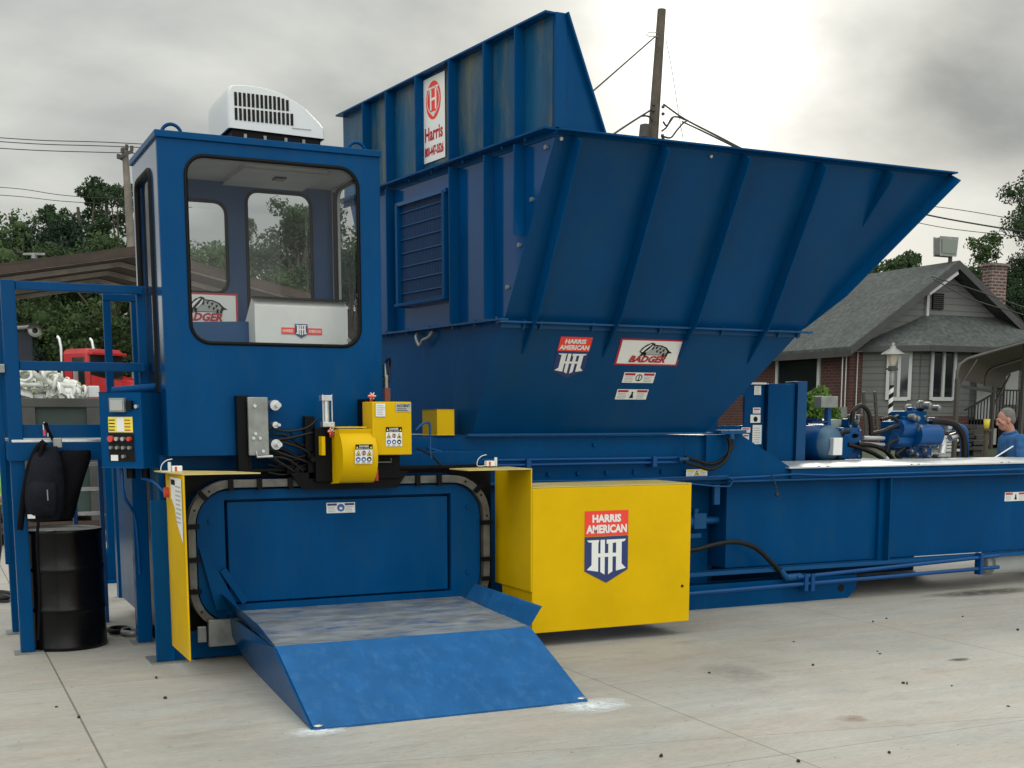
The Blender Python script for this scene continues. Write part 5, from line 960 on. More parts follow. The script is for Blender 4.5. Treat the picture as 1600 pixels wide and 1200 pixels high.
# ================================================================ DUMPSTER, SCRAP, TRUCK, TRAILER, SHED
YD = 17.5; dx0, dx1 = at(-120, 700, 1, YD).x, at(186, 700, 1, YD).x; zt = at(80, 622, 1, YD).z
dm = thing('scrap_dumpster', 'dark green open dumpster heaped with white scrap metal', 'dumpster', ((dx0+dx1)/2, YD+1, 0))
O('container_wall', MB().box(dx0, dx1, YD+.05, YD+.10, .42, zt-.12).box(dx0, dx1, YD+2.2, YD+2.25, .42, zt-.12).box(dx0, dx0+.05, YD+.1, YD+2.2, .42, zt-.12).box(dx1-.05, dx1, YD+.1, YD+2.2, .42, zt-.12).box(dx0, dx1, YD+.1, YD+2.2, .38, .42), 'dump', dm)
O('top_rim', MB().box(dx0-.05, dx1+.05, YD-.02, YD+.14, zt-.12, zt), 'dumprim', dm, bevel=.01)
for x in (-60, 36, 138, 183): xx = at(x, 700, 1, YD).x; O('wall_post', MB().box(xx, xx+.17, YD-.02, YD+.049, .30, zt-.121), 'dumprim', dm)
O('bottom_rail', MB().box(dx0, dx1, YD-.05, YD+.04, .24, .299).box(dx0, dx1, YD, YD+2.2, .16, .237), mat('rusty_rail', (.06, .035, .025), .8, var=.4), dm)
for x in (dx0+.6, (dx0+dx1)/2, dx1-.5): O('ground_roller', MB().cyl((x, YD, .12), (x, YD+.3, .12), .12), 'black', dm)
rnd = random.Random(11); sA = MB(); sB = MB()
for i in range(420):
    x = rnd.uniform(dx0+.1, dx0+(dx1-dx0)*.84); y = rnd.uniform(YD+.15, YD+1.5); hh = .10+.34*math.exp(-((x-(dx0+1.0))/.9)**2)+.12*(y-YD)+.05*math.sin(x*5); z = zt-.12+rnd.uniform(0, hh); m = sA if rnd.random() < .75 else sB
    d = Vector((rnd.uniform(-1, 1), rnd.uniform(-1, 1), rnd.uniform(-.6, .6))).normalized(); k_ = rnd.random(); s_ = rnd.uniform(.04, .12)
    if k_ < .35:
        u_ = d.orthogonal().normalized(); v_ = d.cross(u_); m.tube([Vector((x, y, z))+(u_*math.cos(a)+v_*math.sin(a))*s_ for a in [j*.5 for j in range(13)]], s_*.25, 5)
    elif k_ < .7: m.cyl(Vector((x, y, z))-d*s_*1.6, Vector((x, y, z))+d*s_*1.6, s_*.4, n=8)
    else: u_ = d.orthogonal().normalized(); m.obox((x, y, z), d*s_, u_*s_*.7, d.cross(u_)*s_*.15)
o = O('scrap_heap', sA, 'scrap', kind='stuff'); tag(o, 'heap of white scrap metal pieces in the green dumpster', 'scrap metal')
o = O('scrap_heap', sB, 'scrap2', kind='stuff'); tag(o, 'yellowish scrap pieces mixed into the heap in the dumpster', 'scrap metal')
a, b = at(88, 615, 1, YD+.3), at(126, 615, 1, YD+.3); o = O('scrap_canister', MB().lathe([(0, 0), (.07, .005), (.085, .03), (.085, (b.x-a.x)-.03), (.07, b.x-a.x), (0, b.x-a.x)], a, 18, (1, 0, 0)), 'white'); tag(o, 'white canister lying on the rim of the scrap heap', 'canister')
o = O('white_box', rb(MB(), 139, 603, 155, 621, YD+.25, .2), 'white', bevel=.01); tag(o, 'white carton standing on the dumpster rim beside the red truck', 'box')
# trailer body with tarp roller
tl_ = thing('dump_trailer', 'dark slate trailer body with silver tarp roller behind the dumpster', 'trailer', (at(20, 600, 1, 27).x, 28, 0)); m = MB(); rb(m, -120, 517, 50, 600, 27, 2.4); O('trailer_box', m, 'tank', tl_, bevel=.03)
m = MB(); rb(m, -110, 600.5, 40, 740, 27.3, 1.8); O('chassis', m, 'black', tl_); O('tarp_roller', MB().cyl(at(-120, 521, 1, 26.9), at(50, 509, 1, 26.9), .06).lathe([(.06, 0), (.14, .02), (.14, .05), (.06, .06)], at(55, 516, 1, 26.8), 16, (0, 1, 0)), 'steel', tl_); O('side_bar', rb(MB(), -110, 583, 48, 585, 26.9, .05), 'steel', tl_)
# red truck, pointing to the right and towards the yard
tt = thing('red_truck', 'red truck with upright chrome exhaust behind the dumpster', 'truck', (0, 0, 0))
def tb(nm, b_, mt, bev=.03, par=None): return O(nm, MB().box(*b_), mt, par or tt, bevel=bev)
tb('cab', (-.7, .55, -.8, .8, 1.1, 3.05), 'truckred', .12); O('windscreen', MB().prism([(.551, -.7, 2.2), (.58, -.7, 2.2), (.58, .7, 2.2), (.551, .7, 2.2)], (0, 0, .75)), 'winglass', tt); tb('side_window', (-.2, .4, -.82, -.801, 2.2, 2.85), 'winglass', .02); tb('side_window', (-.2, .4, .801, .82, 2.2, 2.85), 'winglass', .02)
O('hood', MB().prism([(.56, -.7, 1.2), (2.3, -.7, 1.1), (2.3, -.7, 1.95), (2.0, -.7, 2.15), (.56, -.7, 2.35)], (0, 1.4, 0)), 'truckred', tt, bevel=.08)
for s_ in (-1, 1):
    O('fender', MB().prism([(1.0+.62*math.cos(R(a)), s_*1.0-(.3 if s_ > 0 else 0), .9+.75*math.sin(R(a))) for a in range(0, 181, 20)], (0, .3, 0)), 'truckred', tt)
    O('wheel', MB().lathe([(0, -.13), (.3, -.13), (.5, -.1), (.5, .1), (.3, .13), (0, .13)], (1.0, s_*.9, .5), 24, (0, 1, 0)), 'rubber', tt); O('wheel', MB().lathe([(0, -.25), (.3, -.25), (.5, -.2), (.5, .2), (.3, .25), (0, .25)], (-2.2, s_*.85, .5), 24, (0, 1, 0)), 'rubber', tt)
    O('exhaust_stack', MB().tube([(-.85, s_*.7, 1.0), (-.85, s_*.7, 3.1), (-.92, s_*.7, 3.3), (-1.0, s_*.7, 3.34)], .05, 10), 'zinc', tt); O('mirror', MB().box(.45, .5, s_*1.25-.08, s_*1.25+.08, 2.2, 2.7), 'steel', tt)
    tb('headlight', (2.301, 2.33, s_*.5-.13, s_*.5+.13, 1.25, 1.45), 'steel', .01)
tb('grille', (2.301, 2.32, -.3, .3, 1.2, 1.9), 'steel', .01); tb('frame_rail', (-3.6, 2.2, -.4, .4, .75, 1.05), 'black', .01); tb('bumper', (2.33, 2.5, -1.0, 1.0, .55, .85), 'steel', .03); tb('visor', (.56, .75, -.75, .75, 2.9, 2.96), 'truckred', .01)
c = at(152, 640, 1, 38); tt.scale = (.84, .84, 1.2); tt.location = (c.x, 38, -.05); tt.rotation_euler = (0, 0, R(-56))
# open pole shed with rusty roof
shd = thing('pole_shed', 'old open shed with low rusty gable roof beyond the platform', 'shed', (at(150, 500, 1, 24).x, 26, 0))
pa = [at(x, y, 1, 23) for x, y in ((-160, 432), (214, 384), (500, 462))]
ridge, le, re_ = pa[1], pa[0], pa[2]
for (p, q, nm) in ((le, ridge, 'l'), (ridge, re_, 'r')):
    O('roof_slope', MB().prism([p, q, q+Vector((0, 7.5, 0)), p+Vector((0, 7.5, 0))], (0, 0, -.04)), 'rust', shd)
    O('fascia_board', MB().bar(p+Vector((0, -.03, -.12)), q+Vector((0, -.03, -.10)), .05, .12), 'rust', shd)
    for i in range(5): O('rafter', MB().bar(p+Vector((0, .5+i*1.6, -.09)), q+Vector((0, .5+i*1.6, -.09)), .06, .08), 'batten', shd)
for x, y in ((le.x+.3, 23.2), (le.x+.3, 30), (re_.x-.3, 23.2), (re_.x-.3, 30), (ridge.x+1.2, 30)): O('post', MB().box(x-.1, x+.1, y-.1, y+.1, 0, 4.0), 'wood', shd)
O('roof_vent', MB().cyl(at(53, 404, 1, 25), at(53, 396, 1, 25), .05).bar(at(36, 397, 1, 25), at(70, 397, 1, 25), .06, .04), 'grey', shd)

# ================================================================ TREES
def leaves(pts, size, rnd, flat=.0):
    n = len(pts); a = rnd.normal(size=(n, 3)); a /= np.linalg.norm(a, axis=1)[:, None]; b = rnd.normal(size=(n, 3)); b = np.cross(a, b); b /= np.linalg.norm(b, axis=1)[:, None]
    s = size*rnd.uniform(.6, 1.4, (n, 1)); v = np.stack([pts-a*s, pts+b*s*.5, pts+a*s, pts-b*s*.5], 1).reshape(-1, 3); return v, np.arange(n*4).reshape(-1, 4)
def tree(name, label, base, h, w_, kind, seed, n=9000, leaf=.11, mt='leaf', group=None, low=.15, bare=.0):
    rn = np.random.default_rng(seed); rd = random.Random(seed); base = Vector(base); t = thing(name, label, 'tree', base, group)
    tr = MB(); tr.tube([base+Vector((rd.uniform(-.1, .1)*i, rd.uniform(-.1, .1)*i, h*.92*i/5)) for i in range(6)], [h*.022*(1-.16*i)+.01 for i in range(6)], 8)
    cl_ = []
    if kind == 'pine':
        lv = int(h*1.6)
        for i in range(lv):
            f_ = i/lv; z = h*(low+(1-low)*f_); rr = w_*(1-f_)**.85*rd.uniform(.75, 1.15)
            for k_ in range(5):
                a = rd.uniform(0, 6.28); e = Vector((math.cos(a)*rr, math.sin(a)*rr, rd.uniform(-.1, .5))); tr.tube([base+Vector((0, 0, z)), base+Vector((0, 0, z))+e], [.05, .015], 4, False)
                for q in (.35, .65, .95): cl_.append((base+Vector((0, 0, z))+e*q+Vector((0, 0, rd.uniform(-.15, .35))), .13+.13*rr, .26+.16*rr))
    else:
        nb = 26 if kind == 'round' else 15
        for i in range(nb):
            z = h*(low+(1-low)*rd.uniform(0, 1)); f_ = (z/h-low)/(1-low); env = w_*math.sqrt(max(.05, 1-(2*f_-1.0)**2*.9))*rd.uniform(.35, 1.0); a = rd.uniform(0, 6.28)
            e = base+Vector((math.cos(a)*env, math.sin(a)*env, z)); st = base+Vector((0, 0, max(h*low*.8, z*.6))); tr.tube([st, st.lerp(e, .5)+Vector((0, 0, .2)), e], [.07, .045, .015], 5, False)
            rr = (w_*.33 if kind == 'round' else w_*.20)*rd.uniform(.7, 1.3); cl_.append((e, rr, rr*.8))
            for j in range(3 if kind == 'round' else 4):
                o_ = Vector((rd.uniform(-1, 1), rd.uniform(-1, 1), rd.uniform(-.7, .7)))*rr*1.2; cl_.append((e+o_, rr*.55, rr*.45)); tr.tube([e, e+o_], [.02, .008], 4, False)
    wt_ = np.array([c[1]**2 for c in cl_]); wt_ /= wt_.sum(); pts = []
    for (c, a, b_), k_ in zip(cl_, (wt_*n).astype(int)):
        u_ = rn.normal(size=(k_, 3)); u_ /= np.linalg.norm(u_, axis=1)[:, None]+1e-9; r_ = rn.uniform(.25, 1.12, (k_, 1))**.6; pts.append(np.array(c)+u_*r_*np.array([a, a, b_]))
    pts = np.concatenate(pts); v, f_ = leaves(pts, leaf, rn); cm = MB(); cm.v = [tuple(p) for p in v]; cm.f = [tuple(int(q) for q in p) for p in f_]; cm.m = [0]*len(f_); cm.sm = [False]*len(f_)
    core = MB()
    for c, a, b_ in cl_: core.ell(c, a*.36, a*.36, b_*.34, 7, 5)
    if kind != 'sparse':
        o_ = len(cm.v); cm.v += core.v; cm.f += [tuple(i+o_ for i in q) for q in core.f]; cm.m += [0]*len(core.f); cm.sm += [True]*len(core.f)
    O('trunk', tr, 'pole', t); O('crown', cm, mt, t); return t
G1 = 'trees beyond the old shed'
def gx(x, Y): return at(x, 640, 1, Y).x
def hz(y, x, Y): return at(x, y, 1, Y).z
TR = [('broadleaf_tree', 'yellowish green rounded tree at the far left edge of the photo', -15, 44, 338, 2.6, 'round', 1, 'leaf2'), ('pine_tree', 'dark pointed pine, leftmost of the row beyond the shed', 45, 46, 338, 1.7, 'pine', 2, 'needle'), ('pine_tree', 'dark pine with jagged top between two others beyond the shed', 95, 47, 335, 1.8, 'pine', 3, 'needle'),
      *[('pine_tree', 'dark pine filling the gap in the back row, %s' % w_, x, 50, y_, 2.0, 'pine', 40+i, 'needle') for i, (x, y_, w_) in enumerate(((18, 346, 'first from the left edge'), (72, 344, 'second from the left edge'), (114, 348, 'third from the left edge'), (165, 350, 'just left of the far pole')))],
      *[('broadleaf_tree', 'hazy green tree in the back row, %s' % w_, x, 50, y_, 2.6, 'round', 50+i, 'leaf') for i, (x, y_, w_) in enumerate(((340, 400, 'low behind the left cab pane'), (430, 388, 'low in the middle of the cab window'), (515, 395, 'low behind the right post of the cab')))],
      ('pine_tree', 'bushy dark pine below the tall sparse tree', 132, 45, 345, 1.7, 'pine', 4, 'needle'), ('broadleaf_tree', 'mid green tree behind the far utility pole', 185, 42, 335, 2.0, 'round', 5, 'leaf2'),
      ('sparse_tree', 'tall sparse tree with open layered crown left of the far utility pole', 148, 50, 288, 1.6, 'sparse', 6, 'leaf'), ('sparse_tree', 'tall sparse tree right behind the far utility pole', 196, 50, 286, 2.0, 'sparse', 7, 'leaf'),
      ('broadleaf_tree', 'grey green tree seen through the left pane of the cab', 318, 46, 385, 2.4, 'round', 8, 'leaf'), ('sparse_tree', 'thin open tree seen through the middle pane of the cab', 402, 50, 342, 1.6, 'sparse', 9, 'leaf'),
      ('broadleaf_tree', 'big dark tree filling the right of the middle cab pane', 466, 44, 318, 1.8, 'round', 10, 'leaf'), ('broadleaf_tree', 'dark tree seen through the right pane of the cab', 548, 46, 368, 2.3, 'round', 12, 'leaf'), ('broadleaf_tree', 'low green tree between the two left panes of the cab', 372, 42, 398, 2.4, 'round', 13, 'leaf2')]
for nm, lb, x, Y, yt, w_, kd, sd_, mt_ in TR: tree(nm, lb, (gx(x, Y), Y, 0), hz(yt, x, Y)*(.97 if kd == 'pine' else 1.0 if kd == 'sparse' else .93), w_*1.15, kd, sd_, 24000 if kd != 'sparse' else 10000, .068, mt_, G1, low=.1 if kd != 'sparse' else .45)
tree('broadleaf_tree', 'large dark tree rising behind the brick chimney at right', (gx(1632, 34), 34, 0), hz(268, 1585, 34)*.93, 3.0, 'round', 33, 75000, .058, 'leaf', low=.2)
tree('broadleaf_tree', 'looser green tree left of the big one by the chimney', (gx(1545, 40), 40, 0), hz(385, 1535, 40), 1.8, 'round', 22, 12000, .08, 'leaf2', low=.2)
tree('broadleaf_tree', 'small round treetop peeking over the house ridge', (gx(1408, 60), 60, 0), hz(400, 1408, 60), 1.9, 'round', 23, 9000, .12, 'leaf', low=.5)
tree('broadleaf_tree', 'low green treetop at the right edge of the hopper above the roof', (gx(1345, 55), 55, 0), hz(412, 1345, 55), 2.0, 'round', 24, 9000, .11, 'leaf2', low=.45)
# dark undergrowth below the trees: one mass
rn = np.random.default_rng(3); n = 120000; Xs = rn.uniform(-9, 28, n); Ys = rn.uniform(40, 43, n); tops = 2.6+.7*np.sin(Xs*.9)+.5*np.sin(Xs*2.3+1)+.2*(Ys-40)+.6; Zs = rn.uniform(0, 1, n)**.8*tops
v, f_ = leaves(np.stack([Xs, Ys, Zs], 1), .075, rn); m = MB(); m.v = [tuple(p) for p in v]; m.f = [tuple(int(q) for q in p) for p in f_]; m.m = [0]*n; m.sm = [False]*n
o = O('undergrowth', m, 'needle', kind='stuff'); tag(o, 'dark leafy undergrowth below the trees behind the dumpster', 'undergrowth')
# distant wooded skyline closing the view on every side of the yard
rn = np.random.default_rng(5); n = 60000; an = rn.uniform(-2.2, 2.9, n); rad = rn.uniform(105, 112, n); tp_ = 6.5+1.6*np.sin(an*23)+1.2*np.sin(an*57+1)+.8*np.sin(an*131); zz = rn.uniform(0, 1, n)**.7*tp_
v, f_ = leaves(np.stack([rad*np.sin(an), rad*np.cos(an), zz], 1), .55, rn); m = MB(); m.v = [tuple(p) for p in v]; m.f = [tuple(int(q) for q in p) for p in f_]; m.m = [0]*n; m.sm = [False]*n
o = O('distant_woods', m, 'leaf', kind='stuff'); tag(o, 'far wooded skyline behind the house and the shed', 'woods')
rn = np.random.default_rng(9); n = 14000; c = at(1275, 640, 1, 17.5); u_ = rn.normal(size=(n, 3)); u_ /= np.linalg.norm(u_, axis=1)[:, None]; bsp = np.array([c.x, 17.5, 1.15])+u_*rn.uniform(.8, 1.06, (n, 1))*np.array([.5, .5, .98])*(1+.06*np.sin(u_[:, :1]*9)); bsp = bsp[bsp[:, 2] > .3]
bt = thing('shrub', 'bright green clipped bush in front of the brick wall', 'bush', (c.x, 17.5, .25)); v, f_ = leaves(bsp, .035, rn); m = MB(); m.v = [tuple(p) for p in v]; m.f = [tuple(int(q) for q in p) for p in f_]; m.m = [0]*len(f_); m.sm = [False]*len(f_); O('foliage', m, 'bush', bt)
O('inner_branches', lump([(c.x, 17.5, .3, .25, .25), (c.x, 17.5, .8, .38, .38), (c.x, 17.5, 1.5, .36, .36), (c.x, 17.5, 1.95, .15, .15)]), 'leaf', bt)

# ================================================================ HOUSE
YG = 24.; hs_ = thing('brick_house', 'low house with grey shingle roof, brick side and grey siding gable', 'house', (23.4, 26, .95))
def hpart(nm, m, mt, par=None, **k): return O(nm, m, mt, par or hs_, **k)
XL, XR, XP, ZE, ZP, YR = 20.45, 26.4, 23.40, 3.50, 5.42, 33.
hpart('side_wall', MB().box(XL, XL+.2, YG, YR, .8, ZE), 'brick', label='red brick side wall'); hpart('front_brick', MB().box(XL+.2, XL+.42, YG, YG+.2, .8, ZE).box(XL+.42, XR, YG+.01, YG+.2, .8, 1.68), 'brick')
hpart('front_wall', MB().box(XL+.42, XR, YG+.012, YG+.2, 1.68, ZE), 'siding'); hpart('gable_wall', MB().prism([(XL, YG+.02, ZE), (XR, YG+.02, ZE), (XP, YG+.02, ZP-.1)], (0, .16, 0)), 'siding')
hpart('right_wall', MB().box(XR-.2, XR, YG+.21, YR, .8, ZE), 'siding')
sL = (ZP-ZE)/(XP-XL); xo = XL-.38; zo = ZE-.38*sL
rf = hpart('roof', MB().prism([(xo, YG-.45, zo), (XP, YG-.45, ZP), (XP, YR, ZP), (xo, YR, zo)], (0, 0, .09)).prism([(XP, YG-.45, ZP), (XR+.38, YG-.45, ZE-.38*sL), (XR+.38, YR, ZE-.38*sL), (XP, YR, ZP)], (0, 0, .09)), 'shingle')
O('rake_board', MB().prism([(xo, YG-.47, zo-.12), (XP, YG-.47, ZP-.12), (XP, YG-.47, ZP+.08), (xo, YG-.47, zo+.08)], (0, .018, 0)).prism([(XP, YG-.47, ZP-.12), (XR+.38, YG-.47, zo-.12), (XR+.38, YG-.47, zo+.08), (XP, YG-.47, ZP+.08)], (0, .018, 0)), 'trimdark', rf)
O('eave_board', MB().box(xo-.02, xo+.02, YG-.45, YR, zo-.14, zo+.02), 'trimdark', rf); O('soffit', MB().box(xo+.02, XL, YG-.45, YR, zo-.03, zo-.01), 'trimdark', rf)
O('brace', MB().bar((XP-.9, YG-.4, ZP-.75), (XP+.0, YG-.4, ZP-.2), .05, .08).box(XP-.62, XP-.54, YG-.06, YG+.01, ZE+.35, ZP-.55), 'siding_trim', rf)
chx = [at(1549, 440, 1, 27).x, at(1573, 440, 1, 27).x]; ch = O('chimney', MB().box(chx[0], chx[1], 27, 27.35, 3.6, at(1555, 416, 1, 27).z), 'chimbrick', rf); O
hpart('chimney_cap', MB().box(chx[0]-.05, chx[1]+.05, 26.95, 27.4, at(1555, 416, 1, 27).z, at(1555, 411, 1, 27).z), 'chimbrick')
gv0, gv1 = at(1456, 483, 1, YG), at(1474, 459, 1, YG); vt = hpart('gable_vent', MB().box(gv0.x, gv1.x, YG-.03, YG+.01, gv0.z, gv1.z), 'ink')
for i in range(7): z = gv0.z+.03+i*(gv1.z-gv0.z-.04)/7; O('louvre', MB().box(gv0.x, gv1.x, YG-.05, YG-.031, z, z+.015), 'trimdark', vt)
# window in the brick side wall
wy0, wy1, wz0, wz1 = 25.15, 26.75, 1.75, 3.33; wd = hpart('side_window', MB().box(XL-.02, XL-.005, wy0, wy1, wz0, wz1), 'winglass')
O('window_frame', MB().box(XL-.05, XL-.001, wy0-.09, wy0, wz0-.05, wz1+.09).box(XL-.05, XL-.001, wy1, wy1+.09, wz0-.05, wz1+.09).box(XL-.05, XL-.001, wy0, wy1, wz1, wz1+.09).box(XL-.05, XL-.001, wy0, wy1, wz0-.08, wz0), 'siding_trim', wd)
# bay room: left face A-B, front face B-C
A, B, C_ = Vector((20.86, 24.0, 0)), Vector((21.95, 23.15, 0)), Vector((23.55, 23.15, 0)); Dd = Vector((24.0, 24., 0))
def wall(a, b, z0, z1, nm, mt, th=.15): d = (b-a).normalized(); nn = Vector((-d.y, d.x, 0)); return hpart(nm, MB().prism([a+Vector((0, 0, z0)), b+Vector((0, 0, z0)), b+Vector((0, 0, z1)), a+Vector((0, 0, z1))], nn*th), mt)
for a, b in ((A, B), (B, C_), (C_, Dd)): wall(a, b, 1.70, ZE-.13, 'bay_wall', 'siding'); wall(a, b, .8, 1.70, 'bay_base', 'brick')
hpart('corner_board', MB().box(B.x-.04, B.x+.04, B.y-.03, B.y+.02, 1.7, ZE-.13), 'siding')
hr = [Vector((20.55, 23.95, ZE-.13)), Vector((21.85, 22.80, ZE-.13)), Vector((27.2, 22.80, ZE-.13)), Vector((27.2, 24.0, ZE-.13))]; t1, t2 = Vector((22.85, 24.0, 4.22)), Vector((25.3, 24.0, 4.22))
hpart('bay_roof', MB().add([*hr, t1, t2]+[p-Vector((0, 0, .10)) for p in hr], [(0, 1, 4), (1, 2, 5, 4), (2, 3, 5), (0, 6, 7, 1), (1, 7, 8, 2), (2, 8, 9, 3), (6, 9, 8, 7)]), 'shingle')
hpart('bay_fascia', MB().bar(hr[0]-Vector((0, .01, .06)), hr[1]-Vector((0, .01, .06)), .03, .14).bar(hr[1]-Vector((0, .01, .06)), hr[2]-Vector((0, .01, .06)), .03, .14), 'trimdark')
def bay_window(a, b, x0, x1, y0, y1):
    d = (b-a).normalized(); nn = Vector((d.y, -d.x, 0)); p, q = atp(x0, y1, a+nn*.03, nn), atp(x1, y0, a+nn*.03, nn); L_ = (Vector((q.x, q.y, 0))-Vector((p.x, p.y, 0))).length; H_ = q.z-p.z
    wd_ = hpart('window', MB().prism([p, p+d*L_, p+d*L_+Vector((0, 0, H_)), p+Vector((0, 0, H_))], -nn*.02), 'winglass'); fr = MB()
    for u0, u1, v0, v1 in ((-.03, .05, -.06, H_+.06), (L_-.05, L_+.03, -.06, H_+.06), (L_/2-.035, L_/2+.035, 0, H_), (.05, L_-.05, H_-.02, H_+.06), (.05, L_-.05, -.08, .01)):
        fr.prism([p+d*u0+Vector((0, 0, v0)), p+d*u1+Vector((0, 0, v0)), p+d*u1+Vector((0, 0, v1)), p+d*u0+Vector((0, 0, v1))], nn*(.04 if u0 < L_/2-.06 or u0 > L_/2 else .045))
    O('window_frame', fr, 'siding_trim', wd_)
bay_window(A, B, 1385, 1424, 549, 621); bay_window(B, C_, 1453, 1493, 549, 621)
# porch: door, deck, railing, second window
d0, d1 = at(1522, 655, 1, YG), at(1556, 590, 1, YG); dw = hpart('front_door', MB().box(d0.x, d1.x, YG-.05, YG-.002, d0.z, d0.z+1.98), 'siding_trim', label='white front door'); O('door_pane', MB().box(d0.x+.15, d1.x-.15, YG-.06, YG-.051, d0.z+1.25, d0.z+1.75), 'winglass', dw); O('door_knob', MB().ell((d1.x-.08, YG-.08, d0.z+.95), .03, .03, .03), 'grey', dw)
p, q = at(1566, 625, 1, YG), at(1574, 596, 1, YG); hpart('porch_window', MB().box(q.x-.1, q.x+.35, YG-.04, YG, 2.0, 3.0), 'siding_trim')
pc = hpart('porch_deck', MB().box(24.05, 27.5, 22.67, 23.98, 1.45, 1.60).box(24.1, 27.4, 22.7, 22.75, .95, 1.45), 'black')
r0_, r1_ = at(1508, 641, 1, 22.64), at(1562, 611, 1, 22.64)
rl = MB(); rl.box(r1_.x, 27.4, 22.62, 22.66, r1_.z, r1_.z+.04)
for i in range(int((27.4-r1_.x)/.11)): rl.box(r1_.x+.02+i*.11, r1_.x+.04+i*.11, 22.63, 22.65, 1.601, r1_.z)
rl.bar(r1_+Vector((0, 0, .02)), r0_, .04, .04)
for i in range(1, 11): q = r1_.lerp(r0_, i/11); rl.box(q.x, q.x+.02, 22.625, 22.645, q.z-.75, q.z)
O('railing', rl, 'railblack', pc); O('step', MB().box(23.9, 24.05, 22.7, 23.4, 1.0, 1.40).box(23.7, 23.9, 22.7, 23.4, 1.0, 1.2), 'concrete', pc)
for x, y0, y1 in ((1312, 538, 690), (1318.5, 545, 668), (1336, 527, 668)):
    a, b = at(x, y1, 1, 23.95), at(x, y0, 1, 23.95); X_ = max(a.x, XL+.02) if x > 1316 else a.x
    hpart('conduit', MB().cyl((a.x, 23.95, a.z), (a.x, 23.95, b.z), .014), 'siding_trim')
a, b = at(1341, 541, 1, 23.93), at(1322, 545, 1, 23.93); hpart('conduit', MB().tube([a, b, at(1319, 552, 1, 23.93)], .014), 'siding_trim'); m = MB(); rb(m, 1314, 636, 1324, 652, 23.85, .1); hpart('meter_box', m, 'grey')
fl_ = thing('flood_light', 'square flood light on a short mast at the gable peak', 'flood light', (XP, YG-.3, ZP+.05)); a, b = at(1468, 398, 1, YG-.2), at(1496, 372, 1, YG-.2)
O('housing', MB().prism([(a.x+.03, YG-.2, a.z), (b.x-.02, YG-.2, a.z-.0), (b.x+.02, YG-.2, b.z), (a.x, YG-.2, b.z)], (0, .22, 0)), 'grey', fl_, bevel=.02); O('lens', MB().prism([(a.x+.07, YG-.22, a.z+.05), (b.x-.05, YG-.22, a.z+.05), (b.x-.03, YG-.22, b.z-.05), (a.x+.05, YG-.22, b.z-.05)], (0, .018, 0)), 'lampglass', fl_); O('mast', MB().cyl((XP+.03, YG-.1, ZP+.02), (XP+.03, YG-.1, a.z), .05), 'trimdark', fl_)
# lamp post with spiral stripes
c = at(1391, 650, 1, 16.5); lp = thing('street_lamp', 'lantern on a black and white spiral striped post', 'street lamp', (c.x, 16.5, .25)); zt_ = at(1391, 572, 1, 16.5).z
O('upper_post', MB().cyl((c.x, 16.5, zt_-.32), (c.x, 16.5, zt_+.02), .042), 'grey', lp)
for k_, mt_ in ((0, 'offwhite'), (1, 'ink')):
    m = MB(); n_ = 60; z0_, z1_ = .3, zt_-.32; vs = []; turns = 12
    for i in range(n_*2+1):
        z = z0_+(z1_-z0_)*i/(n_*2); a0 = turns*2*math.pi*i/(n_*2)+k_*math.pi
        vs += [(c.x+.040*math.cos(a0+j*math.pi/5), 16.5+.040*math.sin(a0+j*math.pi/5), z) for j in range(6)]
    m.add(vs, [(i*6+j, i*6+j+1, (i+1)*6+j+1, (i+1)*6+j) for i in range(n_*2) for j in range(5)], True); O('striped_post', m, mt_, lp)
O('lantern', MB().lathe([(.045, 0), (.06, .04), (.11, .20), (.10, .205)], (c.x, 16.5, zt_), 6, smooth=False), mat('lantern_glass', (.45, .40, .32), .3), lp); O('lantern_roof', MB().lathe([(.20, .195), (.19, .21), (.05, .30), (.05, .33), (.02, .34), (.03, .38), (0, .40)], (c.x, 16.5, zt_), 12), 'grey', lp); O('collar', MB().cyl((c.x, 16.5, zt_-.08), (c.x, 16.5, zt_), .07).bar((c.x-.12, 16.5, zt_-.05), (c.x+.12, 16.5, zt_-.05), .03, .03), 'trimdark', lp)
# carport
cpt = thing('carport', 'beige metal carport with rounded eave at the right edge', 'carport', (19.2, 19.5, .8))
pf_ = [at(x, y, 1, 18) for x, y in ((1494, 592), (1495, 577), (1499, 566), (1510, 558), (1550, 546), (1600, 532), (1660, 515))]
ce = at(1552, 592, 2, pf_[1].z)-pf_[1]; ce = ce*2.2
O('roof_sheet', MB().add([p for p in pf_]+[p+ce for p in pf_], [(i, i+1, 7+i+1, 7+i) for i in range(6)], True), 'beige', cpt)
for dy in (0, .33, .66, 1.): O('roof_hoop', MB().tube([p+ce*dy+Vector((.02, 0, -.035)) for p in pf_], .032), 'cpost', cpt)
for dy in (0, .455, 1.): q = pf_[0]+ce*dy; O('post', MB().box(q.x, q.x+.07, q.y-.035, q.y+.035, .4, q.z), 'cpost', cpt)
O('brace', MB().bar(Vector((pf_[0].x+.03, 18, 2.2)), Vector((pf_[0].x+.5, 18, 2.78)), .035, .035), 'cpost', cpt); O('brace', MB().bar(pf_[0]+ce*.455+Vector((.03, 0, -.5)), pf_[0]+ce*.455+Vector((.55, 0, .3)), .035, .035), 'cpost', cpt)
O('side_rail', MB().bar(pf_[0]-Vector((0, 0, .12)), pf_[0]+ce-Vector((0, 0, .12)), .04, .06), 'cpost', cpt)
xx = at(1597, 640, 1, 18).x; O('post', MB().box(xx, xx+.07, 18, 18.07, .5, 3.1), 'cpost', cpt)
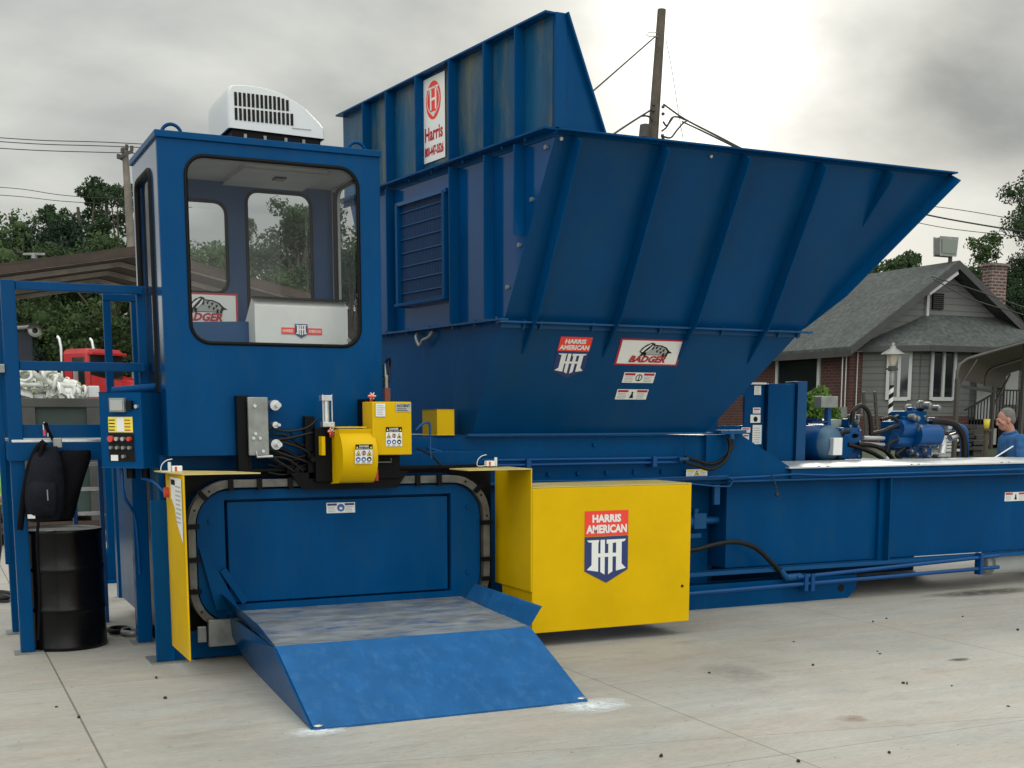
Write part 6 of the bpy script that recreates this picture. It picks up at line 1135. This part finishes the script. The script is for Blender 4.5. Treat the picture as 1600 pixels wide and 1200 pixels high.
# bits and pieces in front of the house
for i, (x0, y0, x1, y1, mt_, nm, lb) in enumerate(((1500, 672, 1522, 704, 'clut', 'timber_stack', 'stack of old timber under the porch beside the bent pipe'), (1524, 662, 1546, 704, 'trimdark', 'timber_stack', 'dark timber stack just left of the man in blue'), (1470, 680, 1498, 706, 'offwhite', 'pale_crate', 'pale crate seen behind the pump hoses'))):
    m = MB(); rd = random.Random(i); a, b = at(x0, y1, 1, 19.5), at(x1, y0, 1, 19.5); nn = 5
    for j in range(nn):
        z0_ = a.z+(b.z-a.z)*j/nn; z1_ = a.z+(b.z-a.z)*(j+.8)/nn; s_ = rd.uniform(-.06, .06); m.box(a.x+s_, b.x+s_+rd.uniform(-.05, .05), 19.5+rd.uniform(0, .05), 20.2, z0_, z1_)
    m.box(a.x+.05, b.x-.05, 19.6, 20.1, .6, a.z); o = O(nm, m, mt_, bevel=.01); tag(o, lb, 'timber' if i < 2 else 'crate')
m = MB(); a, b = at(1538, 670, 1, 19), at(1548, 649, 1, 19); o = O('yellow_bucket', MB().lathe([(0, 0), (.05, 0), (.065, .2), (.058, .2), (.045, .02)], (a.x+.06, 19, a.z), 16), 'lyel'); tag(o, 'small yellow bucket on a stand left of the man', 'bucket'); o = O('bucket_stand', MB().box(a.x-.02, a.x+.14, 18.93, 19.07, a.z-.05, a.z-.004).box(a.x+.02, a.x+.10, 18.97, 19.03, .4, a.z-.05), 'wood'); tag(o, 'narrow wooden stand under the yellow bucket', 'stand')
lt = thing('step_ladder', 'grey step ladder leaning by the brick corner behind the pumps', 'ladder', at(1360, 690, 1, 20))
for xa_, xb_ in ((1349, 1354), (1364, 1372)): O('stile', MB().bar(at(xa_ if 0 else xb_, 690, 1, 20), at(xa_ if xb_ < 1360 else 1367, 612, 1, 20), .04, .06), 'cpost', lt)
for i in range(5): O('tread', MB().bar(at(1353, 628+i*13, 1, 20), at(1368, 628+i*13, 1, 20), .06, .025), 'cpost', lt)

# ================================================================ UTILITY POLES AND WIRES
a, b = at(1034, 15, 1, 34), at(1020, 218, 1, 34); pl_ = thing('utility_pole', 'tall bare utility pole standing right behind the hopper', 'utility pole', (b.x-.35, 34, 0))
O('shaft', MB().tube([Vector((b.x-.35, 34, 0)), b, a], [.20, .165, .13], 14), 'pole', pl_)
O('transformer', MB().cyl(at(1006, 215, 1, 33.8), at(1008, 196, 1, 33.8), .16, n=16).ell(at(1008, 196, 1, 33.8), .15, .15, .05), 'trimdark', pl_)
O('top_bracket', MB().tube([at(x, y, 1, 33.9) for x, y in ((1027, 51), (1012, 51), (1010, 54), (1014, 57), (1028, 57))], .012), 'grey', pl_)
for x, y in ((1021, 161), (1036, 165), (1021, 170), (1036, 176), (1035, 210), (1036, 214)): O('insulator', MB().cyl(at(x, y, 1, 33.85), at(x, y+4, 1, 33.85), .05), 'trimdark', pl_)
for q in ([(1034, 205), (1042, 198), (1050, 184), (1060, 183), (1070, 187)], [(1035, 213), (1048, 215), (1058, 203), (1068, 192), (1075, 188)], [(1036, 190), (1042, 196), (1052, 183)], [(1020, 190), (1015, 183), (1008, 181), (1000, 182)]): O('jumper_cable', MB().tube(spline([at(x, y, 1, 33.8) for x, y in q]), .028, 6), 'wire', pl_)
WG = 'overhead wires'
def cable(lb, q, Y0, Y1, r_=.02):
    n = len(q); pts = [at(x, y, 1, Y0+(Y1-Y0)*i/(n-1)) for i, (x, y) in enumerate(q)]
    o = O('power_line', MB().tube(spline(pts, 6), r_, 6), 'wire'); tag(o, lb, 'cable')
cable('thin guy wire running down left from the top of the tall pole', [(1024, 57), (975, 100), (921, 147), (880, 180)], 34, 30, .022)
cable('thick service wire from the tall pole down to the left behind the hopper', [(1020, 170), (985, 192), (955, 212), (930, 230)], 34, 30, .028)
cable('upper service cable sloping right from the tall pole to the hopper lip', [(1037, 163), (1070, 186), (1120, 212), (1168, 237), (1220, 262)], 34, 26, .028)
cable('lower of the two cables sloping right from the tall pole to the hopper lip', [(1066, 190), (1100, 206), (1166, 238), (1220, 264)], 34, 26, .026)
cable('hair thin wire dropping almost straight down right of the tall pole', [(1040, 60), (1050, 110), (1060, 175), (1067, 215)], 34, 34, .010)
for y0, y1, y2, lb in ((214, 222, 227, 'topmost of the wires crossing the left sky to the far pole'), (220, 228, 232, 'second wire from the top crossing the left sky'), (231, 238, 241, 'lowest of the upper three wires crossing the left sky')): cable(lb, [(-60, y0-3), (60, y1-3), (160, y1), (260, y2)], 40, 40, .013)
for y0, y1, lb in ((293, 307, 'upper thin wire above the dark pines at left'), (305, 316, 'lower thin wire above the dark pines at left')): cable(lb, [(-60, y0-4), (30, y0+2), (120, y1), (300, y1+8)], 44, 44, .011)
for q, lb in (([(1420, 318), (1500, 328), (1600, 345), (1680, 360)], 'topmost thin wire in the gap between hopper and right trees'), ([(1400, 325), (1480, 342), (1600, 362), (1760, 385)], 'thickest wire in the gap between hopper and right trees'), ([(1390, 338), (1470, 355), (1560, 366), (1700, 380)], 'faint lower wire in the gap between hopper and right trees')): cable(lb, q, 26, 22, .022 if 'thickest' in lb else .010)
cable('service wire sagging across the gable from the left brace', [(1455, 432), (1520, 452), (1600, 480), (1680, 505)], 23.3, 19, .014); cable('lower service wire crossing the gable to the right edge', [(1458, 436), (1520, 468), (1600, 492), (1680, 520)], 23.2, 19, .014)
c = at(205, 385, 1, 40); fp = thing('utility_pole', 'weathered utility pole with two short crossarms beyond the shed', 'utility pole', (c.x, 40, 0)); tp = at(195, 230, 1, 40)
O('shaft', MB().tube([Vector((c.x+.05, 40, 0)), c, tp], [.16, .13, .09], 10), mat('pale_pole_wood', (.16, .14, .12), .9, var=.3), fp)
O('crossarm', MB().bar(at(185, 246, 1, 39.9), at(207, 236, 1, 39.9), .08, .09).bar(at(184, 245, 1, 40.1), at(200, 252, 1, 40.1), .08, .09), 'trimdark', fp)
for x, y in ((185, 243), (191, 234), (198, 228), (206, 230)): O('insulator', MB().cyl(at(x, y+5, 1, 39.9), at(x, y-2, 1, 39.9), .05), 'trimdark', fp)
c = at(1370, 425, 1, 60); dp = thing('utility_pole', 'distant utility pole with crossarm above the house roof', 'utility pole', (c.x, 60, 0)); tp = at(1370, 381, 1, 60)
O('shaft', MB().tube([Vector((c.x, 60, 0)), tp], [.16, .12], 8), 'pole', dp); O('crossarm', MB().bar(at(1360, 387, 1, 59.9), at(1392, 382, 1, 59.9), .1, .14), 'pole', dp)
for x in (1366, 1378, 1388): O('insulator', MB().cyl(at(x, 384, 1, 59.9), at(x, 378, 1, 59.9), .07), 'grey', dp)
